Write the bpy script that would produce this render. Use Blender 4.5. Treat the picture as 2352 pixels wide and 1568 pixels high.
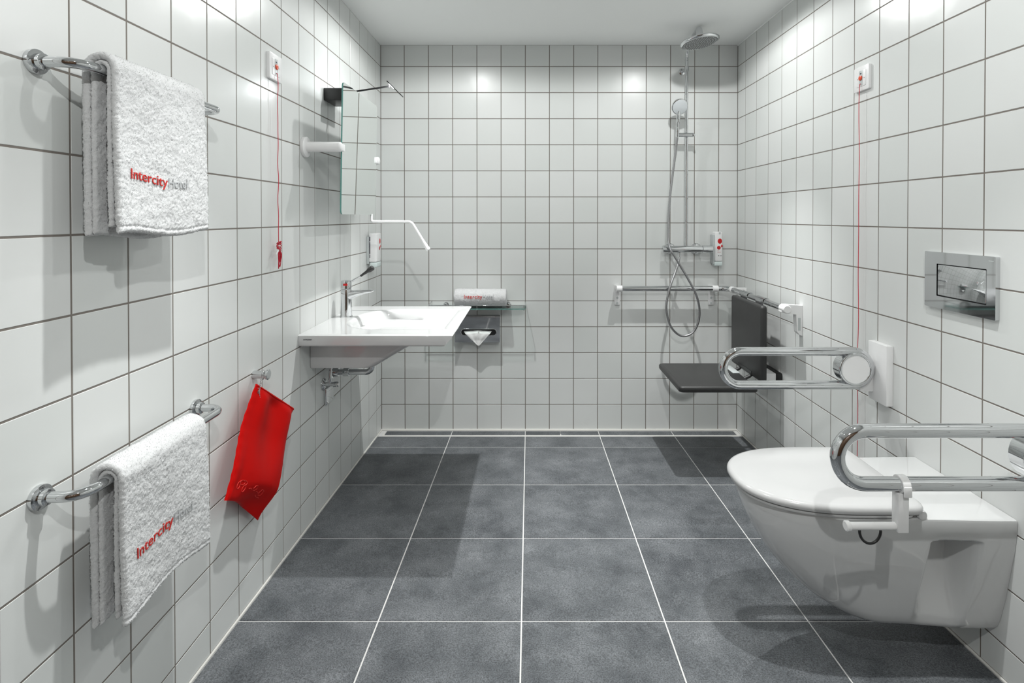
import bpy, bmesh, math, random
from mathutils import Vector, Matrix, noise

# ------------------------------------------------------------------ clear
for o in list(bpy.data.objects):
    bpy.data.objects.remove(o, do_unlink=True)
SC = bpy.context.scene
COL = SC.collection
PI = math.pi
random.seed(7)

# ------------------------------------------------------------------ room constants (metres)
XL, XR = -0.9205, 1.2934          # left / right tiled wall faces
YB, YF = 0.0, -4.25               # back wall face / wall behind the camera
ZC = 2.3907                       # ceiling
SLOPE = 0.0342                    # the wet-room floor falls towards the drain at the back wall
def fz(y): return -SLOPE * y

# ------------------------------------------------------------------ camera
cam_d = bpy.data.cameras.new('camera')
cam = bpy.data.objects.new('camera', cam_d)
COL.objects.link(cam)
cam.location = (0, -3.2575, 1.3263)
cam.rotation_euler = (PI/2 - 0.0095, 0, 0)
cam_d.sensor_width = 36.0
cam_d.lens = 1204.47 / 2352 * 36.0
cam_d.shift_x = -(1215.45 - 1176) / 2352
cam_d.shift_y = -(784 - 509.96) / 2352
cam_d.clip_start = 0.02
SC.camera = cam

# ------------------------------------------------------------------ world, exposure
w = bpy.data.worlds.new('world'); SC.world = w
w.use_nodes = True
w.node_tree.nodes['Background'].inputs[0].default_value = (0.5, 0.5, 0.5, 1)
w.node_tree.nodes['Background'].inputs[1].default_value = 0.02
SC.view_settings.view_transform = 'Standard'
SC.view_settings.look = 'None'
SC.view_settings.gamma = 1.0
SC.view_settings.use_curve_mapping = False
SC.view_settings.exposure = -1.38

# ceiling downlights (each is the lamp inside a fixture built further down): x, y, beam watts, spill watts, beam angle
DOWNLIGHTS = [(-0.36, -0.735, 345, 46, 62), (0.79, -0.735, 400, 46, 62), (-0.36, -2.10, 310, 24, 70), (0.74, -2.06, 270, 36, 66),
              (0.2, -3.45, 200, 150, 90)]  # this last lamp is added behind the camera as frontal fill
SPILL_SIZE, LAMP_RADIUS = math.radians(168), 0.016
LED_WATTS = 3.0                   # reading light over the mirror

# ------------------------------------------------------------------ materials
def new_mat(name):
    m = bpy.data.materials.new(name); m.use_nodes = True
    nt = m.node_tree
    return m, nt, nt.nodes['Principled BSDF']

def pbr(name, col, rough=0.5, metal=0.0, spec=0.5, coat=0.0, bump=0.0, bscale=50, **kw):
    m, nt, b = new_mat(name)
    b.inputs['Base Color'].default_value = (*col, 1)
    b.inputs['Roughness'].default_value = rough
    b.inputs['Metallic'].default_value = metal
    b.inputs['Specular IOR Level'].default_value = spec
    b.inputs['Coat Weight'].default_value = coat
    b.inputs['Coat Roughness'].default_value = 0.03
    for k, v in kw.items(): b.inputs[k].default_value = v
    tc = nt.nodes.new('ShaderNodeTexCoord')
    nz = nt.nodes.new('ShaderNodeTexNoise')
    nz.inputs['Scale'].default_value = bscale; nz.inputs['Detail'].default_value = 3
    nt.links.new(tc.outputs['Object'], nz.inputs['Vector'])
    if bump:
        bp = nt.nodes.new('ShaderNodeBump'); bp.inputs['Strength'].default_value = bump
        bp.inputs['Distance'].default_value = 0.002
        nt.links.new(nz.outputs['Fac'], bp.inputs['Height'])
        nt.links.new(bp.outputs['Normal'], b.inputs['Normal'])
    else:   # very faint tone variation so that nothing is dead flat
        mx = nt.nodes.new('ShaderNodeMix'); mx.data_type = 'RGBA'
        mx.inputs[6].default_value = (*[c*0.965 for c in col], 1)
        mx.inputs[7].default_value = (*[min(1, c*1.02) for c in col], 1)
        nt.links.new(nz.outputs['Fac'], mx.inputs[0])
        nt.links.new(mx.outputs[2], b.inputs['Base Color'])
    return m

def tile_material():
    m, nt, b = new_mat('glazed_wall_tile')
    L = nt.links.new
    oi = nt.nodes.new('ShaderNodeObjectInfo')
    rmp = nt.nodes.new('ShaderNodeMix'); rmp.data_type = 'RGBA'
    rmp.inputs[6].default_value = (0.675, 0.695, 0.682, 1)
    rmp.inputs[7].default_value = (0.725, 0.736, 0.728, 1)
    L(oi.outputs['Random'], rmp.inputs[0]); L(rmp.outputs[2], b.inputs['Base Color'])
    b.inputs['Roughness'].default_value = 0.27
    b.inputs['Specular IOR Level'].default_value = 0.3
    geo = nt.nodes.new('ShaderNodeNewGeometry')
    nz = nt.nodes.new('ShaderNodeTexNoise'); nz.inputs['Scale'].default_value = 9; nz.inputs['Detail'].default_value = 2
    L(geo.outputs['Position'], nz.inputs['Vector'])
    bp = nt.nodes.new('ShaderNodeBump'); bp.inputs['Strength'].default_value = 0.10; bp.inputs['Distance'].default_value = 0.01
    L(nz.outputs['Fac'], bp.inputs['Height']); L(bp.outputs['Normal'], b.inputs['Normal'])
    return m

def floor_material():
    m, nt, b = new_mat('anthracite_floor_tile')
    L = nt.links.new
    geo = nt.nodes.new('ShaderNodeNewGeometry')
    oi = nt.nodes.new('ShaderNodeObjectInfo')
    add = nt.nodes.new('ShaderNodeVectorMath'); add.operation = 'MULTIPLY_ADD'
    add.inputs[1].default_value = (1, 1, 1)
    L(geo.outputs['Position'], add.inputs[0])
    L(oi.outputs['Random'], add.inputs[2])
    n1 = nt.nodes.new('ShaderNodeTexNoise'); n1.inputs['Scale'].default_value = 6; n1.inputs['Detail'].default_value = 5; n1.inputs['Roughness'].default_value = 0.65
    n2 = nt.nodes.new('ShaderNodeTexNoise'); n2.inputs['Scale'].default_value = 260; n2.inputs['Detail'].default_value = 3; n2.inputs['Roughness'].default_value = 0.7
    for n in (n1, n2): L(add.outputs[0], n.inputs['Vector'])
    r1 = nt.nodes.new('ShaderNodeValToRGB')
    r1.color_ramp.elements[0].position = 0.32; r1.color_ramp.elements[0].color = (0.066, 0.072, 0.079, 1)
    r1.color_ramp.elements[1].position = 0.72; r1.color_ramp.elements[1].color = (0.158, 0.167, 0.177, 1)
    L(n1.outputs['Fac'], r1.inputs[0])
    r2 = nt.nodes.new('ShaderNodeValToRGB')
    r2.color_ramp.elements[0].position = 0.34; r2.color_ramp.elements[0].color = (0.45, 0.45, 0.45, 1)
    r2.color_ramp.elements[1].position = 0.68; r2.color_ramp.elements[1].color = (1.5, 1.5, 1.5, 1)
    L(n2.outputs['Fac'], r2.inputs[0])
    mx = nt.nodes.new('ShaderNodeMix'); mx.data_type = 'RGBA'; mx.blend_type = 'MULTIPLY'; mx.inputs[0].default_value = 1
    L(r1.outputs[0], mx.inputs[6]); L(r2.outputs[0], mx.inputs[7]); L(mx.outputs[2], b.inputs['Base Color'])
    b.inputs['Roughness'].default_value = 0.48
    b.inputs['Specular IOR Level'].default_value = 0.35
    bp = nt.nodes.new('ShaderNodeBump'); bp.inputs['Strength'].default_value = 0.25; bp.inputs['Distance'].default_value = 0.0012
    L(n2.outputs['Fac'], bp.inputs['Height']); L(bp.outputs['Normal'], b.inputs['Normal'])
    return m

def glass_material(name, tint, alpha_glossy=0.06):
    m = bpy.data.materials.new(name); m.use_nodes = True
    nt = m.node_tree; nt.nodes.clear()
    out = nt.nodes.new('ShaderNodeOutputMaterial')
    tr = nt.nodes.new('ShaderNodeBsdfTransparent'); tr.inputs[0].default_value = (*tint, 1)
    gl = nt.nodes.new('ShaderNodeBsdfGlossy'); gl.inputs['Roughness'].default_value = 0.02
    fr = nt.nodes.new('ShaderNodeFresnel'); fr.inputs[0].default_value = 1.5
    mx = nt.nodes.new('ShaderNodeMixShader')
    nt.links.new(fr.outputs[0], mx.inputs[0]); nt.links.new(tr.outputs[0], mx.inputs[1]); nt.links.new(gl.outputs[0], mx.inputs[2])
    nt.links.new(mx.outputs[0], out.inputs[0])
    return m

def terry_material():
    m, nt, b = new_mat('white_terry')
    L = nt.links.new
    b.inputs['Base Color'].default_value = (0.62, 0.625, 0.63, 1)
    b.inputs['Roughness'].default_value = 0.95
    b.inputs['Sheen Weight'].default_value = 0.3
    b.inputs['Specular IOR Level'].default_value = 0.1
    geo = nt.nodes.new('ShaderNodeNewGeometry')
    n1 = nt.nodes.new('ShaderNodeTexNoise'); n1.inputs['Scale'].default_value = 650; n1.inputs['Detail'].default_value = 4
    L(geo.outputs['Position'], n1.inputs['Vector'])
    bp = nt.nodes.new('ShaderNodeBump'); bp.inputs['Strength'].default_value = 0.7; bp.inputs['Distance'].default_value = 0.0015
    L(n1.outputs['Fac'], bp.inputs['Height']); L(bp.outputs['Normal'], b.inputs['Normal'])
    return m

def emit(name, col, s):
    m = bpy.data.materials.new(name); m.use_nodes = True
    nt = m.node_tree; nt.nodes.clear()
    out = nt.nodes.new('ShaderNodeOutputMaterial'); e = nt.nodes.new('ShaderNodeEmission')
    e.inputs[0].default_value = (*col, 1); e.inputs[1].default_value = s
    nt.links.new(e.outputs[0], out.inputs[0]); return m

M = {}
M['tile'] = tile_material()
M['grout'] = pbr('grey_brown_grout', (0.20, 0.178, 0.158), 0.9, bscale=6)
M['floor'] = floor_material()
M['floor_grout'] = pbr('pale_floor_grout', (0.60, 0.595, 0.585), 0.85, bscale=60)
M['silicone'] = pbr('white_silicone', (0.66, 0.65, 0.62), 0.5)
M['ceiling'] = pbr('white_ceiling_paint', (0.91, 0.92, 0.91), 0.75, bump=0.05, bscale=120)
M['ceramic'] = pbr('sanitary_ceramic', (0.64, 0.645, 0.645), 0.07, coat=0.5, bscale=4)
M['lid'] = pbr('white_duroplast', (0.54, 0.54, 0.54), 0.16, coat=0.2, bscale=4)
M['chrome'] = pbr('polished_chrome', (0.67, 0.68, 0.69), 0.04, 1.0, bscale=8)
M['brushed'] = pbr('satin_steel', (0.40, 0.40, 0.41), 0.3, 1.0, bscale=90)
M['mirror'] = pbr('mirror_silver', (0.86, 0.89, 0.875), 0.004, 1.0, bscale=2)
M['glass_edge'] = pbr('green_glass_edge', (0.16, 0.45, 0.40), 0.08, coat=0.5, bscale=30, Alpha=0.75)
M['shelf_edge'] = pbr('pale_green_glass_edge', (0.20, 0.48, 0.42), 0.06, coat=0.5, bscale=30, Alpha=0.45)
M['glass'] = glass_material('clear_shelf_glass', (0.93, 0.975, 0.96))
M['plastic'] = pbr('white_plastic', (0.82, 0.82, 0.82), 0.3, bscale=12)
M['plastic_grey'] = pbr('light_grey_plastic', (0.50, 0.53, 0.53), 0.35, bscale=40)
M['spray'] = pbr('pale_spray_plate', (0.62, 0.65, 0.67), 0.3, bscale=30)
M['spray_dark'] = pbr('dark_spray_plate', (0.14, 0.14, 0.14), 0.3, bscale=30)
M['translucent'] = pbr('milky_plastic', (0.62, 0.70, 0.69), 0.25, bscale=20)
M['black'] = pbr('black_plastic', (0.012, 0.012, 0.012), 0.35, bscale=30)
M['seat'] = pbr('anthracite_polyurethane', (0.028, 0.028, 0.028), 0.42, bump=0.15, bscale=600)
M['red_satin'] = pbr('red_satin', (0.50, 0.004, 0.003), 0.5, spec=0.08, bump=0.10, bscale=900)
M['red_thread'] = pbr('red_thread', (0.50, 0.02, 0.014), 0.8, bscale=300)
M['red_thread2'] = pbr('bright_red_thread', (0.78, 0.05, 0.04), 0.5, bscale=300)
M['grey_thread'] = pbr('grey_thread', (0.42, 0.43, 0.44), 0.8, bscale=300)
M['red_button'] = pbr('orange_red_button', (0.72, 0.075, 0.02), 0.35, bscale=40)
M['red_cord'] = pbr('red_nylon_cord', (0.56, 0.012, 0.035), 0.5, bscale=400)
M['red_print'] = pbr('red_print', (0.55, 0.005, 0.008), 0.3, coat=0.0, bscale=60)
M['dark_print'] = pbr('dark_print', (0.035, 0.035, 0.05), 0.6, bscale=60)
M['terry'] = terry_material()
M['tissue'] = pbr('white_tissue', (0.85, 0.85, 0.84), 0.9, bump=0.25, bscale=180)
M['wood'] = pbr('dark_brown_door', (0.10, 0.055, 0.03), 0.4, bump=0.1, bscale=14)
M['lens'] = emit('lamp_lens', (1.0, 0.97, 0.92), 60)
M['led'] = emit('led_lens', (0.95, 0.98, 1.0), 220)

# ------------------------------------------------------------------ object helpers
def link(name, me, mats, parent=None, smooth=None):
    if not isinstance(mats, (list, tuple)): mats = [mats]
    for mm in mats: me.materials.append(M[mm])
    o = bpy.data.objects.new(name, me); COL.objects.link(o)
    if parent is not None: o.parent = parent
    if smooth is not None:
        for p in me.polygons: p.use_smooth = True
        me.set_sharp_from_angle(angle=math.radians(smooth))
    return o

def obj(name, bm, mats, parent=None, smooth=40):
    me = bpy.data.meshes.new(name)
    bmesh.ops.recalc_face_normals(bm, faces=bm.faces[:])
    bm.to_mesh(me); bm.free()
    return link(name, me, mats, parent, smooth)

def pyobj(name, v, f, mats, parent=None, smooth=40):
    me = bpy.data.meshes.new(name); me.from_pydata([tuple(p) for p in v], [], f); me.update()
    return link(name, me, mats, parent, smooth)

def thing(name, label, cat, group=None, loc=(0, 0, 0)):
    o = bpy.data.objects.new(name, None); COL.objects.link(o)
    o.empty_display_size = 0.05
    o.location = loc
    o['label'] = label; o['category'] = cat
    if group: o['group'] = group
    return o

def tag(o, label, cat, group=None):
    o['label'] = label; o['category'] = cat
    if group: o['group'] = group
    return o

def structure(o): o['kind'] = 'structure'; return o

def dup(root, offset, label, group=None):
    def cp(o, par):
        c = o.copy(); COL.objects.link(c); c.parent = par
        for ch in list(o.children): cp(ch, c)
        return c
    r = cp(root, None); r.location = Vector(root.location) + Vector(offset)
    r['label'] = label
    if group: r['group'] = group
    return r

def V(*a): return Vector(a)

def box(bm, a, b, bev=0.0, seg=2, mi=0):
    a = Vector(a); b = Vector(b)
    lo = V(*[min(a[i], b[i]) for i in range(3)]); hi = V(*[max(a[i], b[i]) for i in range(3)])
    r = bmesh.ops.create_cube(bm, size=1)
    vs = r['verts']
    for v in vs:
        v.co = V(*[lo[i] + (v.co[i] + 0.5) * (hi[i] - lo[i]) for i in range(3)])
    fs = set(f for v in vs for f in v.link_faces)
    for f in fs: f.material_index = mi
    if bev > 0:
        es = list(set(e for v in vs for e in v.link_edges))
        bmesh.ops.bevel(bm, geom=es, offset=bev, segments=seg, profile=0.5, affect='EDGES', clamp_overlap=True, material=mi)

def boxo(name, a, b, mat, parent=None, bev=0.0, seg=2):
    bm = bmesh.new(); box(bm, a, b, bev, seg); return obj(name, bm, mat, parent, 40)

def frame(d):
    d = d.normalized()
    t = V(0, 0, 1) if abs(d.z) < 0.9 else V(1, 0, 0)
    u = d.cross(t).normalized(); return u, d.cross(u).normalized()

def lathe(bm, p, d, prof, n=28, mi=0, cap=True):
    """surface of revolution: axis from p along d, prof = [(distance, radius)...]"""
    p = Vector(p); d = Vector(d).normalized(); u, v = frame(d)
    rings = []
    for t, r in prof:
        rings.append([bm.verts.new(p + d * t + (u * math.cos(2*PI*k/n) + v * math.sin(2*PI*k/n)) * r) for k in range(n)])
    for a, b in zip(rings, rings[1:]):
        for k in range(n):
            f = bm.faces.new((a[k], a[(k+1) % n], b[(k+1) % n], b[k])); f.material_index = mi
    if cap:
        for r in (rings[0], rings[-1]):
            f = bm.faces.new(r); f.material_index = mi

def disc(p, d, r, t, bev=0.001):
    return [(0, r - bev), (bev, r), (t - bev, r), (t, r - bev)]

def lathe_o(name, p, d, prof, mat, parent=None, n=28, smooth=35):
    bm = bmesh.new(); lathe(bm, p, d, prof, n); return obj(name, bm, mat, parent, smooth)

def spline(pts, k=8, closed=False):
    pts = [Vector(p) for p in pts]; out = []; n = len(pts)
    rng = range(n) if closed else range(n - 1)
    for i in rng:
        if closed: p0, p1, p2, p3 = pts[i-1], pts[i], pts[(i+1) % n], pts[(i+2) % n]
        else: p0 = pts[max(i-1, 0)]; p1 = pts[i]; p2 = pts[i+1]; p3 = pts[min(i+2, n-1)]
        for j in range(k):
            t = j / k
            out.append(0.5 * ((2*p1) + (p2-p0)*t + (2*p0-5*p1+4*p2-p3)*t*t + (3*p1-p0-3*p2+p3)*t**3))
    if not closed: out.append(pts[-1])
    return out

def fillet(pts, r, k=8):
    """polyline with its inner corners rounded by radius r (number or list)"""
    pts = [Vector(p) for p in pts]; out = [pts[0]]
    for i in range(1, len(pts) - 1):
        rr = r[i-1] if isinstance(r, (list, tuple)) else r
        a = (pts[i-1] - pts[i]); b = (pts[i+1] - pts[i]); la, lb = a.length, b.length
        a.normalize(); b.normalize()
        ang = a.angle(b); t = min(rr / math.tan(ang/2), la*0.499, lb*0.499)
        R = t * math.tan(ang/2)
        c = pts[i] + (a + b).normalized() * (R / math.sin(ang/2))
        s = pts[i] + a*t - c; e = pts[i] + b*t - c
        tot = s.angle(e); ax = s.cross(e).normalized()
        for j in range(k + 1):
            out.append(c + Matrix.Rotation(tot*j/k, 3, ax) @ s)
    out.append(pts[-1]); return out

def tube(bm, path, r, n=16, closed=False, cap=True, mi=0):
    path = [Vector(p) for p in path]; m = len(path)
    tang = []
    for i in range(m):
        if closed: t = path[(i+1) % m] - path[i-1]
        else: t = path[min(i+1, m-1)] - path[max(i-1, 0)]
        tang.append(t.normalized())
    u, _ = frame(tang[0]); rings = []
    for i in range(m):
        t = tang[i]
        if i:
            q = tang[i-1].rotation_difference(t); u = q @ u
        u = (u - t * u.dot(t)).normalized(); v = t.cross(u)
        rr = r[i] if isinstance(r, (list, tuple)) else r
        rings.append([bm.verts.new(path[i] + (u*math.cos(2*PI*k/n) + v*math.sin(2*PI*k/n)) * rr) for k in range(n)])
    pairs = list(zip(rings, rings[1:]))
    if closed:
        a = rings[-1]; b = rings[0]
        s = min(range(n), key=lambda k: (a[0].co - b[k].co).length)
        pairs.append((a, b[s:] + b[:s]))
    for a, b in pairs:
        for k in range(n):
            f = bm.faces.new((a[k], a[(k+1) % n], b[(k+1) % n], b[k])); f.material_index = mi
    if cap and not closed:
        bm.faces.new(rings[0]).material_index = mi; bm.faces.new(rings[-1]).material_index = mi

def tube_o(name, path, r, mat, parent=None, n=16, closed=False, smooth=50):
    bm = bmesh.new(); tube(bm, path, r, n, closed); return obj(name, bm, mat, parent, smooth)

def loft(bm, rings, cap0=True, cap1=True, mi=0):
    R = [[bm.verts.new(p) for p in r] for r in rings]; n = len(R[0])
    for a, b in zip(R, R[1:]):
        for k in range(n):
            bm.faces.new((a[k], a[(k+1) % n], b[(k+1) % n], b[k])).material_index = mi
    if cap0: bm.faces.new(R[0]).material_index = mi
    if cap1: bm.faces.new(R[-1]).material_index = mi

def rrect(x0, x1, y0, y1, r, k=6):
    """rounded rectangle, counter-clockwise list of 2-D points; r = one radius or four (x1y1, x0y1, x0y0, x1y0)"""
    rs = r if isinstance(r, (list, tuple)) else [r]*4
    cs = [(x1-rs[0], y1-rs[0], 0, rs[0]), (x0+rs[1], y1-rs[1], PI/2, rs[1]), (x0+rs[2], y0+rs[2], PI, rs[2]), (x1-rs[3], y0+rs[3], 1.5*PI, rs[3])]
    out = []
    for cx, cy, a, rr in cs:
        for j in range(k+1):
            t = a + PI/2*j/k; out.append((cx + rr*math.cos(t), cy + rr*math.sin(t)))
    return out

def stadium(cx, cy, hw, r, k=10):
    return rrect(cx-hw, cx+hw, cy-r, cy+r, r*0.9999, k)

def plate(bm, loop, P, t, bev=0.0015, mi=0):
    """flat plate with outline loop (2-D), thickness t towards +d, front edge eased; P(u,v,d) -> point"""
    cx = sum(p[0] for p in loop)/len(loop); cy = sum(p[1] for p in loop)/len(loop)
    def ins(e):
        n = len(loop); out = []
        for i in range(n):
            a = Vector(loop[i-1]); b = Vector(loop[i]); c = Vector(loop[(i+1) % n])
            d1 = (b-a); d2 = (c-b)
            if d1.length < 1e-7: d1 = d2
            if d2.length < 1e-7: d2 = d1
            nn = (d1.normalized() + d2.normalized())
            if nn.length < 1e-6: nn = d1
            nn.normalize(); nrm = V(-nn.y, nn.x)
            if nrm.length: out.append((b.x + nrm.x*e, b.y + nrm.y*e))
        return out
    rings = [[P(u, v, 0) for u, v in loop], [P(u, v, t-bev) for u, v in loop], [P(u, v, t-bev*0.3) for u, v in ins(bev*0.4)], [P(u, v, t) for u, v in ins(bev)]]
    loft(bm, rings, mi=mi)

def holed(bm, outer, inner, P, d, mi=0):
    """flat face with a hole at depth d"""
    vo = [bm.verts.new(P(u, v, d)) for u, v in outer]; vi = [bm.verts.new(P(u, v, d)) for u, v in inner]
    es = [bm.edges.new((r[i], r[(i+1) % len(r)])) for r in (vo, vi) for i in range(len(r))]
    res = bmesh.ops.triangle_fill(bm, use_beauty=True, use_dissolve=False, edges=es)
    for g in res['geom']:
        if isinstance(g, bmesh.types.BMFace): g.material_index = mi
    return vo, vi

def text_flat(body, size, bold=0.0, spacing=1.0, shear=0.0):
    """text as a filled flat mesh in the xy plane: verts, faces, width"""
    cu = bpy.data.curves.new('text', 'FONT'); cu.body = body; cu.size = size; cu.offset = bold
    cu.space_character = spacing; cu.shear = shear; cu.resolution_u = 3; cu.fill_mode = 'FRONT'
    o = bpy.data.objects.new('text', cu); COL.objects.link(o)
    dg = bpy.context.evaluated_depsgraph_get(); dg.update()
    me = bpy.data.meshes.new_from_object(o.evaluated_get(dg))
    vs = [v.co.copy() for v in me.vertices]; fs = [tuple(p.vertices) for p in me.polygons]
    bpy.data.objects.remove(o, do_unlink=True); bpy.data.curves.remove(cu); bpy.data.meshes.remove(me)
    return vs, fs, max(v.x for v in vs) - min(v.x for v in vs), min(v.x for v in vs)

def lettering(body, height, width, fn, mat, parent, bold=0.0, thick=0.0012, shear=0.0, name='lettering'):
    """text stretched to width; fn(u, v, d) -> point, u from 0 at the first letter, v from the baseline"""
    vs, fs, wd, x0 = text_flat(body, height*1.38, bold, 1.0, shear)
    s = width / wd; nv = len(vs)
    pts = [fn((v.x - x0)*s, v.y, thick) for v in vs] + [fn((v.x - x0)*s, v.y, -thick) for v in vs]
    faces = list(fs)
    cnt = {}
    for f in fs:
        for i in range(len(f)):
            e = (f[i], f[(i+1) % len(f)]); cnt[e] = 1
    for (a, b) in cnt:
        if (b, a) not in cnt: faces.append((b, a, a+nv, b+nv))
    return pyobj(name, pts, faces, mat, parent, None)

# ------------------------------------------------------------------ room shell
GR = 0.0043          # joint width
TH = 0.0065          # tile thickness above the grout bed
def Pback(u, v, d): return (u, -d, v)
def Pleft(u, v, d): return (XL + d, u, v)
def Pright(u, v, d): return (XR - d, u, v)
def Pfront(u, v, d): return (u, YF + d, v)

def tile_geo(poly, P, front, back, bev=0.0007):
    """one tile: polygon (u,v) of 4 corners; front / back are depths measured along the room-ward normal"""
    cu = sum(p[0] for p in poly)/4; cv = sum(p[1] for p in poly)/4
    def shr(p, e): return (p[0] + (e if p[0] < cu else -e), p[1] + (e if p[1] < cv else -e))
    v = [P(*p, back) for p in poly] + [P(*p, front - bev) for p in poly] + [P(*shr(p, bev), front) for p in poly]
    f = []
    for k in range(4):
        j = (k+1) % 4
        f += [(k, j, 4+j, 4+k), (4+k, 4+j, 8+j, 8+k)]
    f.append((8, 9, 10, 11)); return v, f

def fix(v, f):
    me = bpy.data.meshes.new('tile'); me.from_pydata(v, [], f)
    bm = bmesh.new(); bm.from_mesh(me); bmesh.ops.recalc_face_normals(bm, faces=bm.faces[:]); bm.to_mesh(me); bm.free()
    return me

ROWS = [ZC] + [2.2592 - 0.1615*k for k in range(14)] + [-1]     # -1: down to the floor
SHARED = {}
def tile_wall(wall, key, us, P, ylimit, floor_at, mat='tile', skip=None):
    field_v, field_f = [], []
    g = GR/2
    for i in range(len(us)-1):
        u0, u1 = sorted((us[i], us[i+1]))
        for r in range(15):
            top = ROWS[r] - g; bot = ROWS[r+1] + g
            if r == 0: top = ZC - 0.001
            a0 = a1 = bot
            if r == 14: a0 = floor_at(u0) + 0.006; a1 = floor_at(u1) + 0.006
            poly = [(u0+g, a0), (u1-g, a1), (u1-g, top), (u0+g, top)]
            if skip and skip(poly): continue
            if ylimit is not None and min(u0, u1) < ylimit:
                v, f = tile_geo(poly, P, 0.0, -TH); b = len(field_v); field_v += v; field_f += [tuple(x+b for x in q) for q in f]
                continue
            cu = (u0+u1)/2; cv = (a0+a1)/4 + top/2
            sk = (key, round(u1-u0, 4), round(top-a0, 4), round(a1-a0, 4))
            if sk not in SHARED:
                c = Vector(P(cu, cv, 0))
                v, f = tile_geo(poly, P, 0.0, -TH)
                me = fix([tuple(Vector(p) - c) for p in v], f); me.materials.append(M[mat]); SHARED[sk] = me
            o = bpy.data.objects.new('tile', SHARED[sk]); COL.objects.link(o); o.parent = wall
            o.location = P(cu, cv, 0)
    if field_v:
        me = fix(field_v, field_f); me.name = 'tile_field'
        o = link('tile_field', me, mat, wall); o['kind'] = 'stuff'

def slab(name, a, b, mat):
    return structure(boxo(name, a, b, mat))

GB = 0.0008   # grout surface lies this far behind the tile faces
wall_back = slab('wall_back', (XL-0.12, YB+GB, -0.15), (XR+0.12, YB+0.12, ZC+0.1), 'grout')
wall_left = slab('wall_left', (XL-0.12, YF-0.12, -0.15), (XL-GB, YB+GB, ZC+0.1), 'grout')
wall_right = slab('wall_right', (XR+GB, YF-0.12, -0.15), (XR+0.12, YB+GB, ZC+0.1), 'grout')
wall_front = slab('wall_front', (XL-GB, YF-0.12, -0.15), (XR+GB, YF-GB, ZC+0.1), 'grout')
tile_wall(wall_back, 'b', [XL] + [-0.7742 + 0.15*k for k in range(14)] + [XR], Pback, None, lambda u: 0.0)
def ycols(first, n): return [0.0] + [first - 0.15*k for k in range(n)] + [YF]
tile_wall(wall_left, 'l', ycols(-0.1042, 28), Pleft, -2.52, fz)
tile_wall(wall_right, 'r', ycols(-0.1151, 28), Pright, -2.08, fz)
# ceiling
bm = bmesh.new(); box(bm, (XL-0.1, YF-0.1, ZC), (XR+0.1, YB+0.1, ZC+0.08))
ceiling = structure(obj('ceiling', bm, 'ceiling', None, None))
# end wall behind the camera: door, plus dark panels added to darken chrome reflections
for k in range(4):
    x0 = XL + 0.004 + k*(XR-XL-0.008)/4
    if k != 2: boxo('reflection_panel', (x0+0.003, YF-0.002, fz(YF)+0.01), (x0+(XR-XL-0.008)/4-0.003, YF+0.012, ZC-0.004), 'wood', wall_front, 0.002)
x0 = XL + 0.004 + 2*(XR-XL-0.008)/4
boxo('reflection_panel', (x0+0.003, YF-0.002, 2.06), (x0+(XR-XL-0.008)/4-0.003, YF+0.012, ZC-0.004), 'wood', wall_front, 0.002)
door = structure(boxo('door_1', (x0+0.004, YF-0.02, fz(YF)+0.008), (x0+(XR-XL-0.008)/4-0.004, YF+0.03, 2.05), 'wood', None, 0.004))
lathe_o('door_handle', (x0+0.06, YF+0.030, 1.18), (0, 1, 0), [(0, .024), (.006, .024), (.007, .009), (.05, .009)], 'brushed', door)
# floor bed with its slope, then the tiles
v = [(XL-0.05, YF-0.1, fz(YF-0.1)-0.0022), (XR+0.05, YF-0.1, fz(YF-0.1)-0.0022), (XR+0.05, 0.02, -0.0022), (XL-0.05, 0.02, -0.0022)]
v = v + [(a, b, -0.2) for a, b, c in v]
floor = structure(pyobj('floor', v, [(0, 1, 2, 3), (7, 6, 5, 4), (0, 4, 5, 1), (1, 5, 6, 2), (2, 6, 7, 3), (3, 7, 4, 0)], 'floor_grout', None, None))
fx = [XL+0.004] + [-0.4756 + 0.4514*k for k in range(4)] + [XR-0.004]
fy = [-0.1045, -0.2648] + [-0.2648 - 0.4514*k for k in range(1, 9)] + [YF]
for i in range(5):
    for j in range(len(fy)-1):
        x0, x1 = fx[i], fx[i+1]; y1, y0 = fy[j], fy[j+1]
        if y1 - y0 < 0.02: continue
        g = 0.0024
        poly = [(x0+g, y0+g), (x1-g, y0+g), (x1-g, y1-g), (x0+g, y1-g)]
        P = lambda u, vv, d: (u, vv, fz(vv) + d)
        cx, cy = (x0+x1)/2, (y0+y1)/2; c = Vector((cx, cy, fz(cy)))
        vv, ff = tile_geo(poly, P, 0.0, -0.01, 0.0009)
        key = ('fl', round(x1-x0, 4), round(y1-y0, 4))
        if key not in SHARED:
            me = fix([tuple(Vector(p)-c) for p in vv], ff); me.materials.append(M['floor']); SHARED[key] = me
        o = bpy.data.objects.new('tile', SHARED[key]); COL.objects.link(o); o.parent = floor; o.location = c
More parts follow.
